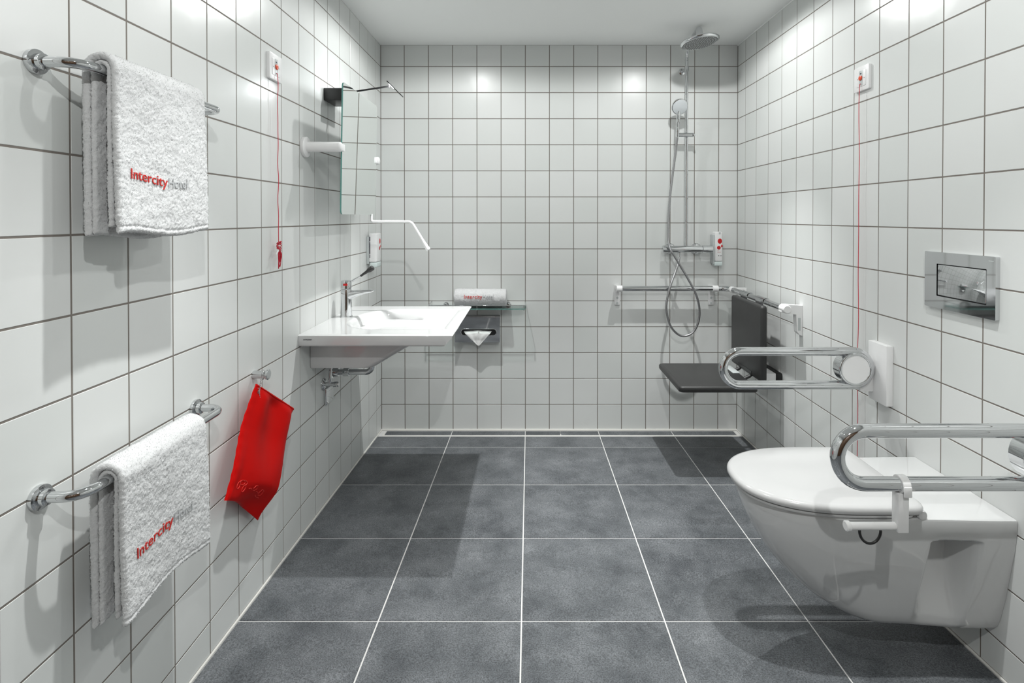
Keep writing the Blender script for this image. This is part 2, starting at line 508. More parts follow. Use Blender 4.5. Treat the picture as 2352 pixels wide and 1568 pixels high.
# linear shower drain in front of the back wall
dr = thing('shower_drain', 'long tiled shower drain channel in the floor along the back wall', 'drain')
bm = bmesh.new()
box(bm, (XL+0.03, -0.098, -0.004), (XR-0.02, -0.0875, 0.0035)); box(bm, (XL+0.03, -0.0215, -0.004), (XR-0.02, -0.017, 0.002))
box(bm, (XL+0.03, -0.098, -0.004), (XL+0.036, -0.017, 0.0025)); box(bm, (XR-0.026, -0.098, -0.004), (XR-0.02, -0.017, 0.0025))
obj('channel_frame', bm, 'silicone', dr)
cx = [XL+0.038, -0.4756, -0.0242, 0.1925, 0.4272, 0.8786, XR-0.028]
for a, b in zip(cx, cx[1:]):
    boxo('cover_tile', (a+0.0022, -0.0865, -0.002), (b-0.0022, -0.0225, 0.0015), 'floor', dr, 0.0008, 1)
bm = bmesh.new(); box(bm, (0.188, -0.0865, -0.002), (0.197, -0.0225, 0.0006)); obj('cover_joint', bm, 'brushed', dr)
# silicone beads at the foot of the walls
def bead(name, a, b, r):
    bm = bmesh.new(); tube(bm, [a, b], r, 8); return structure(obj(name, bm, 'silicone', None, 60))
bead('trim_1', (XL, -0.003, 0.002), (XR, -0.003, 0.002), 0.006)
bead('trim_2', (XL+0.001, -0.003, 0.001), (XL+0.001, YF, fz(YF)+0.001), 0.0045)
bead('trim_3', (XR-0.001, -0.003, 0.001), (XR-0.001, YF, fz(YF)+0.001), 0.0045)
bm = bmesh.new(); tube(bm, [(XR, 0, ZC-0.001), (XR, YF, ZC-0.001)], 0.004, 8); structure(obj('trim_4', bm, 'ceiling', None, 60))

# ------------------------------------------------------------------ ceiling downlights
places = ['in the ceiling above the washbasin', 'in the ceiling above the shower seat', 'in the ceiling beside the towel rails',
          'in the ceiling above the toilet', 'added behind the camera as unseen fill light']
for (x, y, wb, ws, ba), pl in zip(DOWNLIGHTS, places):
    t = thing('downlight', 'small round recessed downlight ' + pl, 'downlight', 'ceiling downlights', (x, y, ZC))
    lathe_o('trim_ring', (0, 0, 0.001), (0, 0, -1), [(0, .036), (.003, .036), (.005, .033), (.005, .025), (.0015, .024)], 'brushed', t, 28)
    lathe_o('lens', (0, 0, 0.0005), (0, 0, -1), [(0, .0235), (.0012, .0235), (.0018, .022)], 'lens', t, 24)
    for nm, wt, size, bl in (('beam_lamp', wb, math.radians(ba), 1.0), ('spill_lamp', ws, SPILL_SIZE, 0.3)):
        ld = bpy.data.lights.new(nm, 'SPOT'); ld.energy = wt; ld.spot_size = size; ld.spot_blend = bl
        ld.shadow_soft_size = LAMP_RADIUS; ld.color = (0.985, 1.0, 0.985)
        lo = bpy.data.objects.new(nm, ld); COL.objects.link(lo); lo.parent = t; lo.location = (0, 0, -0.012)

# ------------------------------------------------------------------ toilet
TY = -1.690          # centre line of the toilet, the flush plate and the two folding bars
def d_outline(xf, xm, xb, h, rb, z, n=22, p=2.35):
    """D-shaped plan: rounded front tip at xf, straight sides from xm to the back xb with corner radius rb"""
    near = []
    for k in range(n+1):
        a = PI/2 * k / n
        near.append((xm - (xm-xf)*max(0.0, math.cos(a))**(2/p), h*math.sin(a)**(2/p)))
    for k in range(1, 5): near.append((xm + (xb-rb-xm)*k/4, h))
    for k in range(1, 6):
        a = PI/2*k/5; near.append((xb-rb+rb*math.sin(a), h-rb+rb*math.cos(a)))
    pts = [(x, TY - y, z) for x, y in reversed(near)] + [(x, TY + y, z) for x, y in near[1:]]
    return pts

toilet = thing('toilet', 'white wall-hung toilet with closed lid below the chrome flush plate', 'toilet', None, (0, 0, 0))
# bowl: horizontal sections from the rim down; side pockets between the bowl and the wall flange
def sm(a, b, x):
    t = max(0, min(1, (x-a)/(b-a))); return t*t*(3-2*t)
SEC = [  # z, front x, half width of bowl, half width at wall, pocket depth
    (0.523, 0.640, 0.172, 0.181, 0), (0.5215, 0.632, 0.178, 0.186, 0), (0.516, 0.629, 0.180, 0.188, 0), (0.49, 0.634, 0.179, 0.187, 0),
    (0.470, 0.641, 0.177, 0.185, 0), (0.463, 0.643, 0.176, 0.184, .006), (0.457, 0.645, 0.175, 0.183, .075), (0.445, 0.650, 0.174, 0.182, .088),
    (0.41, 0.667, 0.168, 0.176, .088), (0.37, 0.690, 0.160, 0.169, .080), (0.33, 0.718, 0.151, 0.162, .068), (0.29, 0.752, 0.141, 0.155, .052),
    (0.255, 0.789, 0.132, 0.147, .034), (0.225, 0.826, 0.123, 0.140, .016), (0.20, 0.866, 0.113, 0.132, .004), (0.185, 0.90, 0.103, 0.122, 0),
    (0.175, 0.935, 0.09, 0.108, 0), (0.170, 0.97, 0.07, 0.09, 0)]
rings = []
for z, xf, hb, hw, rec in SEC:
    xm = min(1.015, xf + 0.30*(1.0 - (0.52-z)*0.35)); near = []
    n = 26; p = 2.25
    for k in range(n+1):
        a = PI/2*k/n; near.append((xm-(xm-xf)*max(0.0, math.cos(a))**(2/p), hb*math.sin(a)**(2/p)))
    kz = (0.52 - z)/0.35
    xa, xb = 1.085 - 0.02*kz, 1.205 - 0.02*kz
    for x in [xm + (1.02-xm)*k/6 for k in range(1, 7)] + [1.02 + (XR-0.001-1.02)*k/48 for k in range(1, 49)]:
        h = hb + (hw-hb)*sm(1.0, 1.25, x)
        h -= rec*(sm(xa-0.012, xa+0.028, x) - sm(xb-0.02, xb+0.006, x))
        near.append((x, h))
    rings.append([(x, TY-y, z) for x, y in reversed(near)] + [(x, TY+y, z) for x, y in near[1:]])
bm = bmesh.new(); loft(bm, rings); obj('bowl', bm, 'ceramic', toilet, 50)
bm = bmesh.new()
loft(bm, [d_outline(0.628, 0.9, 1.03, 0.170, 0.03, 0.5245), d_outline(0.617, 0.9, 1.036, 0.180, 0.03, 0.5255), d_outline(0.615, 0.9, 1.037, 0.182, 0.03, 0.529),
          d_outline(0.616, 0.9, 1.036, 0.181, 0.03, 0.533), d_outline(0.626, 0.9, 1.03, 0.173, 0.03, 0.5345)])
obj('seat', bm, 'lid', toilet, 50)
bm = bmesh.new()
loft(bm, [d_outline(0.622, 0.9, 1.05, 0.177, 0.03, 0.5362), d_outline(0.611, 0.9, 1.057, 0.185, 0.032, 0.5375), d_outline(0.607, 0.9, 1.060, 0.187, 0.034, 0.543),
          d_outline(0.608, 0.9, 1.060, 0.187, 0.034, 0.550), d_outline(0.612, 0.9, 1.057, 0.184, 0.032, 0.5555), d_outline(0.622, 0.9, 1.05, 0.176, 0.03, 0.5590), d_outline(0.70, 0.92, 1.02, 0.12, 0.03, 0.5605)])
obj('lid', bm, 'lid', toilet, 45)
for s in (-1, 1):
    bm = bmesh.new(); lathe(bm, (1.048, TY+s*0.125, 0.532), (0, s, 0), [(0, .013), (.052, .013), (.055, .011)], 18); box(bm, (1.03, TY+s*0.13, 0.522), (1.066, TY+s*0.17, 0.532), 0.002)
    obj('hinge', bm, 'lid', toilet)
bm = bmesh.new(); lathe(bm, (1.17, TY-0.145, 0.449), (0, 0, 1), [(0, .011), (.006, .011), (.008, .008)], 14); obj('fixing_cap', bm, 'plastic_grey', toilet)

# flush plate
fp = thing('flush_plate', 'square-edged chrome flush plate on the right wall above the toilet', 'flush plate')
bm = bmesh.new()
o4 = rrect(-1.8190, -1.5610, 1.0415, 1.2170, 0.003, 3); i4 = rrect(-1.7905, -1.6105, 1.0795, 1.1805, 0.002, 3)
vo, vi = holed(bm, o4, i4, Pright, 0.0125)
for vs, d in ((vo, 0.0), (vi, 0.006)):
    pts = o4 if vs is vo else i4
    b2 = [bm.verts.new(Pright(u, v_, d)) for u, v_ in pts]
    for k in range(len(b2)): bm.faces.new((vs[k], vs[(k+1) % len(b2)], b2[(k+1) % len(b2)], b2[k]))
obj('frame', bm, 'chrome', fp, 30)
bm = bmesh.new(); box(bm, (XR-0.004, -1.792, 1.078), (XR-0.0005, -1.609, 1.182)); obj('recess', bm, 'black', fp)
bm = bmesh.new(); plate(bm, rrect(-1.7885, -1.6130, 1.0822, 1.1782, 0.003, 3), Pright, 0.0122, 0.002); obj('button', bm, 'chrome', fp, 30)
boxo('maker_mark', (XR-0.0129, -1.813, 1.203), (XR-0.0122, -1.797, 1.2055), 'plastic_grey', fp)

# ------------------------------------------------------------------ folding support bars beside the toilet
def fold_bar(y, label):
    t = thing('folding_grab_bar', label, 'grab bar', 'folding chrome support bars beside the toilet', (XR, y, 0.7715))
    R, r, xl, xr_ = 0.0615, 0.0160, 0.7130 - XR + 0.0615, 1.1900 - XR      # local x relative to the wall
    path = []
    n = 20
    for k in range(n+1): a = PI/2 + PI*k/n; path.append(V(xl + R*math.cos(a), 0, R*math.sin(a)))
    for k in range(1, 8): path.append(V(xl + (xr_-xl)*k/8, 0, -R))
    for k in range(n+1): a = -PI/2 + PI*k/n; path.append(V(xr_ + R*math.cos(a), 0, R*math.sin(a)))
    for k in range(1, 8): path.append(V(xr_ - (xr_-xl)*k/8, 0, R))
    tube_o('tube', path, r, 'chrome', t, 24, True)
    bm = bmesh.new(); lathe(bm, (xr_, -0.015, 0), (0, 1, 0), [(0, .0585), (.001, .0595), (.040, .0595), (.042, .058)], 40); hub = obj('hub', bm, 'chrome', t, 35)
    bm = bmesh.new(); lathe(bm, (xr_, -0.0148, 0), (0, -1, 0), [(0, .0520), (.0025, .0520), (.0035, .051)], 40); obj('hub_cap', bm, 'plastic', hub, 35)
    bm = bmesh.new(); tube(bm, [(xr_ + 0.0555*math.cos(a*PI/20), -0.016, 0.0555*math.sin(a*PI/20)) for a in range(40)], 0.0055, 12, True); obj('ring', bm, 'chrome', hub, 50)
    boxo('hinge_block', (xr_+0.030, 0.004, -0.088), (-0.0245, 0.036, 0.0), 'plastic', t, 0.003)
    wp = boxo('wall_plate', (-0.025, -0.066, -0.1195), (0.0, 0.036, 0.0965), 'plastic', t, 0.003)
    boxo('rating_label', (xl-0.046, -0.0150, -R-0.0052+0.014), (xl-0.037, -0.0135, -R+0.004+0.014), 'plastic_grey', t)
    return t
bar_far = fold_bar(-1.335, 'folding chrome support bar on the far side of the toilet')
bar_near = dup(bar_far, (0, -0.715, 0), 'folding chrome support bar nearest the camera, carrying the white paper holder')

# paper holder clipped to the near bar
ph = thing('toilet_paper_holder', 'empty white toilet paper holder clipped under the near folding bar', 'paper holder')
bm = bmesh.new()
yb, zb = -2.05, 0.71
prof = []
for k in range(15): a = math.radians(-75 + 330*k/14); prof.append((math.cos(a), math.sin(a)))
for xa, xb in ((0.853, 0.871),):
    loft(bm, [[(x, yb + c*rr, zb + s*rr) for c, s in prof] + [(x, yb + c*(rr-0.0032), zb + s*(rr-0.0032)) for c, s in reversed(prof)] for x, rr in ((xa, .0193), (xa+.001, .0203), (xb-.001, .0203), (xb, .0193))])
obj('clip', bm, 'plastic', ph, 40)
boxo('clip_tab', (0.853, -2.072, 0.688), (0.871, -2.068, 0.712), 'plastic', ph, 0.0015)
boxo('arm', (0.8455, -2.063, 0.602), (0.8705, -2.040, 0.6925), 'plastic', ph, 0.002)
bm = bmesh.new(); lathe(bm, (0.850, -2.0515, 0.6125), (-1, 0, 0), [(0, .0085), (.108, .0085), (.110, .0115), (.118, .0115), (.1195, .0095)], 20); obj('roller', bm, 'plastic', ph, 35)
bm = bmesh.new(); tube(bm, [(0.7885 + 0.0245*math.cos(a), -2.0515, 0.602 + 0.0300*math.sin(a)) for a in [PI + PI*k/20 for k in range(21)]], 0.0031, 10); obj('spring_loop', bm, 'black', ph, 60)

# ------------------------------------------------------------------ washbasin
BX0, BX1, BY0, BY1, BZ = XL, -0.3040, -1.1757, -0.4915, 0.8580
basin = thing('washbasin', 'wide white ceramic washbasin on the left wall under the tilting mirror', 'washbasin')
def bowl_depth(x, y):
    cx0, cx1, cy0, cy1 = -0.812, -0.345, -1.075, -0.5925
    rr = 0.19 if x < (cx0+cx1)/2 else 0.03
    qx = abs(x-(cx0+cx1)/2) - ((cx1-cx0)/2 - rr); qy = abs(y-(cy0+cy1)/2) - ((cy1-cy0)/2 - rr)
    d = -(math.hypot(max(qx, 0), max(qy, 0)) + min(max(qx, qy), 0) - rr)       # inside distance
    fl = 0.105 - 0.085*max(0, min(1, (x+0.66)/0.30))                           # floor rises towards the front
    return fl*sm(0.0, 0.055, d)
nx, ny = 86, 96
v, f = [], []
def bx(i): return BX0 + 0.0005 + (BX1-BX0-0.0005)*i/nx
def by(j): return BY0 + (BY1-BY0)*j/ny
for j in range(ny+1):
    for i in range(nx+1):
        x, y = bx(i), by(j)
        e = min(BX1-x, y-BY0, BY1-y)
        z = BZ - bowl_depth(x, y) - 0.004*(1-sm(0, 0.008, e))**2
        v.append((x, y, z))
def idx(i, j): return j*(nx+1)+i
for j in range(ny):
    for i in range(nx): f.append((idx(i, j), idx(i+1, j), idx(i+1, j+1), idx(i, j+1)))
rim = [idx(i, 0) for i in range(nx+1)] + [idx(nx, j) for j in range(1, ny+1)] + [idx(i, ny) for i in range(nx-1, -1, -1)] + [idx(0, j) for j in range(ny-1, 0, -1)]
prev = rim
for dz, inx, iny in ((-0.010, 0.002, 0.0), (-0.040, 0.028, 0.002), (-0.046, 0.035, 0.005), (-0.0485, 0.045, 0.012)):
    cur = []
    for q in rim:
        x, y, z = v[q]
        fx_ = max(0, (x-BX0)/(BX1-BX0))
        ny_ = y + (iny if y < BY0+1e-4 else (-iny if y > BY1-1e-4 else 0))
        nx_ = x - (inx if x > BX1-1e-4 else 0)
        nx_ = min(nx_, BX1 - inx); ny_ = max(BY0+iny, min(BY1-iny, ny_))
        cur.append(len(v)); v.append((nx_, ny_, BZ + dz))
    m = len(rim)
    for k in range(m): f.append((prev[k], cur[k], cur[(k+1) % m], prev[(k+1) % m]))
    prev = cur
f.append(tuple(reversed(prev)))
pyobj('basin_slab', v, f, 'ceramic', basin, 50)
bm = bmesh.new()
def und(z, x1, y0, y1, r): return [(x, y, z) for x, y in rrect(XL+0.0005, x1, y0, y1, [r, .004, .004, r], 5)]
loft(bm, [und(0.815, -0.440, -1.064, -0.603, .05), und(0.800, -0.470, -1.064, -0.603, .05), und(0.700, -0.640, -1.062, -0.605, .05), und(0.692, -0.652, -1.058, -0.609, .045), und(0.690, -0.662, -1.05, -0.617, .04)])
obj('basin_underside', bm, 'ceramic', basin, 40)
lettering('CATALANO', 0.0042, 0.034, lambda u, vv, d: (-0.899+u, BY0-0.0005-d, 0.845+vv-0.008), 'dark_print', basin, thick=0.0004)
bm = bmesh.new(); lathe(bm, (-0.70, -0.8336, 0.7525), (0, 0, 1), [(0, .031), (.003, .031), (.006, .026)], 28); obj('drain_plug', bm, 'chrome', basin)

# tap
TX, TYY, TZ = -0.862, -0.790, BZ
tap = thing('basin_tap', 'chrome single-lever tap with long black-tipped lever on the washbasin', 'tap', None, (0, 0, 0))
bm = bmesh.new(); lathe(bm, (TX, TYY, TZ), (0, 0, 1), [(0, .0285), (.004, .0285), (.006, .0265), (.05, .0245), (.10, .0235), (.128, .024), (.131, .0225)], 28); obj('body', bm, 'chrome', tap)
bm = bmesh.new()
secs = []
for k in range(13):
    t = k/12; x = TX + 0.005 + 0.128*t; zc = TZ + 0.108 + 0.014*t - 0.012*(1-t)**3
    hh = 0.020*(1-t)**1.6 + 0.0055; hw = 0.020 - 0.006*t
    if k == 12: hh *= .35; hw *= .7
    secs.append([(x, TYY + hw*math.cos(a)*(abs(math.cos(a))**-0.25 if abs(math.cos(a)) > .01 else 1), zc + hh*math.sin(a)) for a in [2*PI*j/20 for j in range(20)]])
loft(bm, secs); obj('spout', bm, 'chrome', tap, 50)
bm = bmesh.new(); lathe(bm, (TX, TYY, TZ+0.132), (0, 0, 1), [(0, .0225), (.002, .0245), (.034, .0240), (.039, .021), (.040, .015)], 28); cap = obj('handle_cap', bm, 'chrome', tap)
boxo('temperature_mark', (TX-0.006, TYY-0.0252, TZ+0.148), (TX+0.014, TYY-0.0225, TZ+0.158), 'red_print', cap, 0.001)
bm = bmesh.new(); tube(bm, [(TX+0.012, TYY, TZ+0.158), (TX+0.06, TYY, TZ+0.186), (TX+0.075, TYY, TZ+0.195)], [.0055, .0045, .0045], 12); lev = obj('lever', bm, 'chrome', tap)
bm = bmesh.new()
secs = []
for t, hw, hh in ((0, .005, .005), (.25, .006, .006), (.5, .008, .0075), (.62, .011, .010), (.72, .013, .0125), (.95, .0125, .012), (1.0, .010, .008)):
    p = V(TX+0.068, TYY, TZ+0.191).lerp(V(TX+0.128, TYY, TZ+0.232), t); u = V(-0.56, 0, 0.83)
    secs.append([tuple(p + V(0, 1, 0)*hw*math.cos(a) + u*hh*math.sin(a)) for a in [2*PI*j/14 for j in range(14)]])
loft(bm, secs); obj('lever_grip', bm, 'seat', lev, 60)

# waste pipe, angle valve, cover
wp = thing('siphon', 'chrome waste pipe under the washbasin running back to the wall', 'waste pipe')
bm = bmesh.new(); tube(bm, fillet([(XL+0.001, -0.81, 0.602), (-0.735, -0.81, 0.602), (-0.735, -0.81, 0.690)], 0.03), 0.0135, 16); obj('pipe', bm, 'chrome', wp, 50)
bm = bmesh.new(); lathe(bm, (XL, -0.81, 0.602), (1, 0, 0), [(0, .030), (.006, .030), (.008, .024), (.03, .020)], 24); obj('wall_flange', bm, 'chrome', wp)
bm = bmesh.new(); lathe(bm, (-0.868, -0.81, 0.602), (1, 0, 0), [(0, .019), (.001, .020), (.026, .020), (.027, .018)], 12); obj('nut', bm, 'chrome', wp, 30)
av = thing('angle_valve', 'small chrome angle valve on the wall under the washbasin', 'valve')
bm = bmesh.new(); lathe(bm, (XL, -0.921, 0.580), (1, 0, 0), [(0, .027), (.004, .027), (.010, .016), (.011, .009), (.045, .009)], 24); obj('rosette', bm, 'chrome', av)
bm = bmesh.new(); lathe(bm, (XL+0.04, -0.921, 0.580), (1, 0, 0), [(0, .008), (.006, .011), (.025, .0115), (.030, .009)], 10); obj('knob', bm, 'chrome', av, 25)
bm = bmesh.new(); tube(bm, [(XL+0.030, -0.921, 0.580), (XL+0.030, -0.921, 0.62), (XL+0.034, -0.915, 0.66), (XL+0.04, -0.91, 0.691)], [.0085, .0085, .005, .005], 12); obj('riser', bm, 'chrome', av, 50)
sc = thing('waste_cover', 'small upright chrome cover plate on the wall below the angle valve', 'cover plate')
bm = bmesh.new(); box(bm, (XL+0.0003, -0.916, 0.4815), (XL+0.012, -0.824, 0.556), 0.003); obj('cover', bm, 'chrome', sc)

# ------------------------------------------------------------------ tilting mirror
mir = thing('tilting_mirror', 'frameless tilting mirror on white pivots above the washbasin', 'mirror')
MX0, MX1, MY0, MY1, MZ0, MZ1 = -0.7790, -0.7730, -1.086, -0.602, 1.338, 1.886
bm = bmesh.new()
lp = rrect(MY0, MY1, MZ0, MZ1, 0.018, 5)
tilt = lambda z: (z - 1.613)*0.018
f0 = [bm.verts.new((MX1 + tilt(z), y, z)) for y, z in lp]; f1 = [bm.verts.new((MX0 + tilt(z), y, z)) for y, z in lp]
bm.faces.new(f0).material_index = 0
bm.faces.new(list(reversed(f1))).material_index = 1
for k in range(len(lp)): bm.faces.new((f0[k], f0[(k+1) % len(lp)], f1[(k+1) % len(lp)], f1[k])).material_index = 2
obj('mirror_pane', bm, ['mirror', 'plastic_grey', 'glass_edge'], mir, 20)
for yy, yo in ((-1.1125, 1), (-0.5755, -1)):
    bm = bmesh.new(); lathe(bm, (XL+0.0002, yy, 1.613), (1, 0, 0), [(0, .040), (.006, .042), (.013, .041), (.016, .037), (.0165, .0215), (.146, .0205), (.152, .019), (.155, .015)], 28)
    ar = obj('pivot_arm', bm, 'plastic', mir, 40)
    boxo('mirror_clamp', (-0.786, yy + yo*0.012, 1.598), (-0.766, yy + yo*0.042, 1.628), 'plastic', ar, 0.003)
bm = bmesh.new(); tube(bm, fillet([(-0.782, -0.66, 1.342), (-0.782, -0.66, 1.304), (-0.5833, -0.66, 1.3035), (-0.512, -0.66, 1.186)], [.012, .03]), 0.0068, 14); lv = obj('lever', bm, 'plastic', mir, 50)
bm = bmesh.new(); d = V(-0.4973+0.512, 0, 1.1613-1.186).normalized(); lathe(bm, (-0.535, -0.66, 1.2235), d, [(0, .0068), (.03, .0085), (.062, .0118), (.068, .0118), (.071, .009)], 16); obj('lever_end', bm, 'plastic', lv)

# reading lamp
lamp = thing('mirror_lamp', 'black box lamp with slim arm and glowing head over the mirror', 'lamp')
boxo('housing', (XL+0.0003, -0.9050, 1.850), (XL+0.092, -0.7640, 1.9045), 'black', lamp, 0.002)
bm = bmesh.new(); tube(bm, [(XL+0.06, -0.83, 1.892), (-0.79, -0.83, 1.9085), (-0.646, -0.83, 1.930)], 0.0042, 12); obj('arm', bm, 'black', lamp)
bm = bmesh.new()
hd = V(-0.590+0.652, 0, 1.885-1.947).normalized(); hn = V(-hd.z, 0, hd.x)     # along the head, and its upper normal
if hn.z < 0: hn = -hn
hc = V(-0.621, -0.83, 1.916)
def HP(u, vv, d): return tuple(hc + hd*u + V(0, 1, 0)*vv + hn*d)
plate(bm, rrect(-0.0435, 0.0435, -0.034, 0.034, 0.006, 4), HP, 0.0045, 0.001); head = obj('head', bm, 'black', lamp)
bm = bmesh.new(); plate(bm, rrect(-0.034, -0.010, -0.014, 0.014, 0.004, 3), lambda u, vv, d: HP(u, vv, -d), 0.0015, 0.0004); obj('led_panel', bm, 'led', head)
ld = bpy.data.lights.new('led_lamp', 'AREA'); ld.shape = 'RECTANGLE'; ld.size = 0.06; ld.size_y = 0.05; ld.energy = LED_WATTS; ld.color = (0.93, 0.97, 1.0)
lo = bpy.data.objects.new('led_lamp', ld); COL.objects.link(lo); lo.parent = head
lo.location = hc - hn*0.004; lo.rotation_euler = (-hn).to_track_quat('-Z', 'Y').to_euler()

# ------------------------------------------------------------------ emergency pull cords
def alarm(side, yc, zc, zbot, label, tassel):
    t = thing('emergency_pull_cord', label, 'alarm cord', 'emergency alarm pull cords')
    P = (lambda u, v_, d: (XL+d, u, v_)) if side < 0 else (lambda u, v_, d: (XR-d, u, v_))
    def pl(name, y0, y1, z0, z1, d0, d1, mat, par, r=0.003):
        bm = bmesh.new(); plate(bm, rrect(y0, y1, z0, z1, r, 3), lambda u, v_, d: P(u, v_, d0+d), d1-d0, min(0.0012, (d1-d0)*.4)); return obj(name, bm, mat, par, 35)
    fr = pl('wall_box', yc-0.045, yc+0.045, zc-0.047, zc+0.047, 0.0002, 0.011, 'plastic', t, 0.004)
    pl('inset', yc-0.029, yc+0.029, zc-0.030, zc+0.030, 0.011, 0.0125, 'plastic', fr)
    pl('label_strip', yc-0.0105, yc+0.0105, zc-0.026, zc+0.030, 0.0125, 0.0132, 'plastic_grey', fr, 0.001)
    bm = bmesh.new(); lathe(bm, P(yc, zc+0.002, 0.0132), (1 if side < 0 else -1, 0, 0), [(0, .0095), (.003, .0095), (.0045, .007)], 20); obj('button', bm, 'red_button', fr, 35)
    boxo('symbol', P(yc-0.004, zc+0.0165, 0.0131), P(yc+0.004, zc+0.021, 0.0137), 'dark_print', fr)
    for s in (-1, 1):
        bm = bmesh.new(); lathe(bm, P(yc+s*0.020, zc+0.001*s, 0.0125), (1 if side < 0 else -1, 0, 0), [(0, .0017), (.0006, .0015)], 10); obj('screw', bm, 'dark_print', fr)
    n = 26; pts = [P(yc, zc-0.020, 0.0133), P(yc+0.0005, zc-0.023, 0.017)]
    for k in range(n):
        z = zc-0.03 + (zbot-(zc-0.03))*k/(n-1)
        pts.append(P(yc+0.0016*math.sin(k*1.3), z, 0.0175+0.0009*math.sin(k*.9)))
    cd = tube_o('cord', pts, 0.0013, 'red_cord', t, 8, smooth=60)
    if tassel:
        bm = bmesh.new(); rnd = random.Random(3); c = Vector(P(yc, zbot, 0.0185))
        for k in range(5):       # turns of the knot
            zc2 = -0.006*k; pts = []
            for j in range(14):
                a = 2*PI*j/14; pts.append(c + V(0.007*math.sin(a)+0.001, 0.008*math.cos(a)*(1+.3*rnd.random()), zc2 + 0.004*math.sin(a+k)))
            tube(bm, pts, 0.0015, 6, True)
        for k in range(6):       # hanging loops
            a = k*PI/6 + .3; w_ = 0.004+0.008*rnd.random(); ln = 0.045 + 0.03*rnd.random()
            dx, dy = math.cos(a)*.5, math.sin(a)+.3
            tube(bm, spline([c+V(0, 0, -0.02), c+V(dx*w_+.002, dy*w_, -0.02-ln*.5), c+V(dx*w_*.6, dy*w_*.8, -0.02-ln), c+V(-dx*w_*.4, -dy*w_*.2, -0.02-ln*.55), c+V(0, 0.001, -0.018)], 6), 0.0014, 6)
        obj('knot', bm, 'red_cord', t, 60)
        bm = bmesh.new(); plate(bm, rrect(-0.012, 0.012, -0.004, 0.004, 0.001, 2), lambda u, v_, d: tuple(c + V(0.004+d, -0.017+u*.9, -0.033+v_+u*.6)), 0.0006, 0.0002); obj('tag', bm, 'plastic', t)
    return t
alarm(-1, -1.3695, 1.8625, 1.235, 'emergency pull switch on the left wall, its short red cord ending in a knot', True)
alarm(1, -1.2270, 1.8610, 0.115, 'emergency pull switch on the right wall, its long red cord hanging down behind the toilet', False)

# ------------------------------------------------------------------ towel rails and towels
def towel_rail(z, label):
    t = thing('towel_rail', label, 'towel rail', 'chrome towel rails on the left wall', (XL, -2.05, z))
    y0, y1, xo = -0.230, 0.230, 0.0805
    path = fillet([(0.0, y0, 0), (xo, y0, 0), (xo, y1, 0), (0.0, y1, 0)], [0.066, 0.04], 14)
    tube_o('bar', path, 0.0100, 'chrome', t, 20)
    for y in (y0, y1):
        bm = bmesh.new(); lathe(bm, (0.0002, y, 0), (1, 0, 0), [(0, .0225), (.004, .0232), (.008, .0228), (.009, .019), (.0095, .0155), (.020, .0150), (.021, .0125)], 30); obj('flange', bm, 'chrome', t, 30)
    return t
towel_rail(1.6150, 'chrome towel rail high on the left wall, nearest the ceiling')
towel_rail(0.8020, 'chrome towel rail low on the left wall, beside the red bag')

def outward(me):
    bm = bmesh.new(); bm.from_mesh(me); bmesh.ops.recalc_face_normals(bm, faces=bm.faces[:]); bm.to_mesh(me); bm.free()
    for p in me.polygons: p.use_smooth = True

def pile(o, count, length, seed):
    """short cotton loops standing off the cloth: one thin sliver each, all in one mesh"""
    rnd = random.Random(seed); ps = o.data.polygons; n = len(ps); vv, ff = [], []
    for _ in range(count):
        p = ps[rnd.randrange(n)]; c = p.center; nn = p.normal
        t = V(rnd.uniform(-1, 1), rnd.uniform(-1, 1), rnd.uniform(-1, 1)); t = t - nn*t.dot(nn)
        if t.length < 1e-4: continue
        t.normalize(); b = c + t*rnd.random()*0.0012; wd = 0.0004
        tip = b + nn*length*rnd.uniform(.5, 1.1) + V(rnd.gauss(0, 1), rnd.gauss(0, 1), rnd.gauss(0, 1))*length*.38
        s_ = nn.cross(t)
        k = len(vv); vv += [b - s_*wd, b + s_*wd, tip + s_*wd*.5, tip - s_*wd*.5]; ff.append((k, k+1, k+2, k+3))
    q = pyobj('pile', vv, ff, 'terry', o, None); q['kind'] = 'stuff'

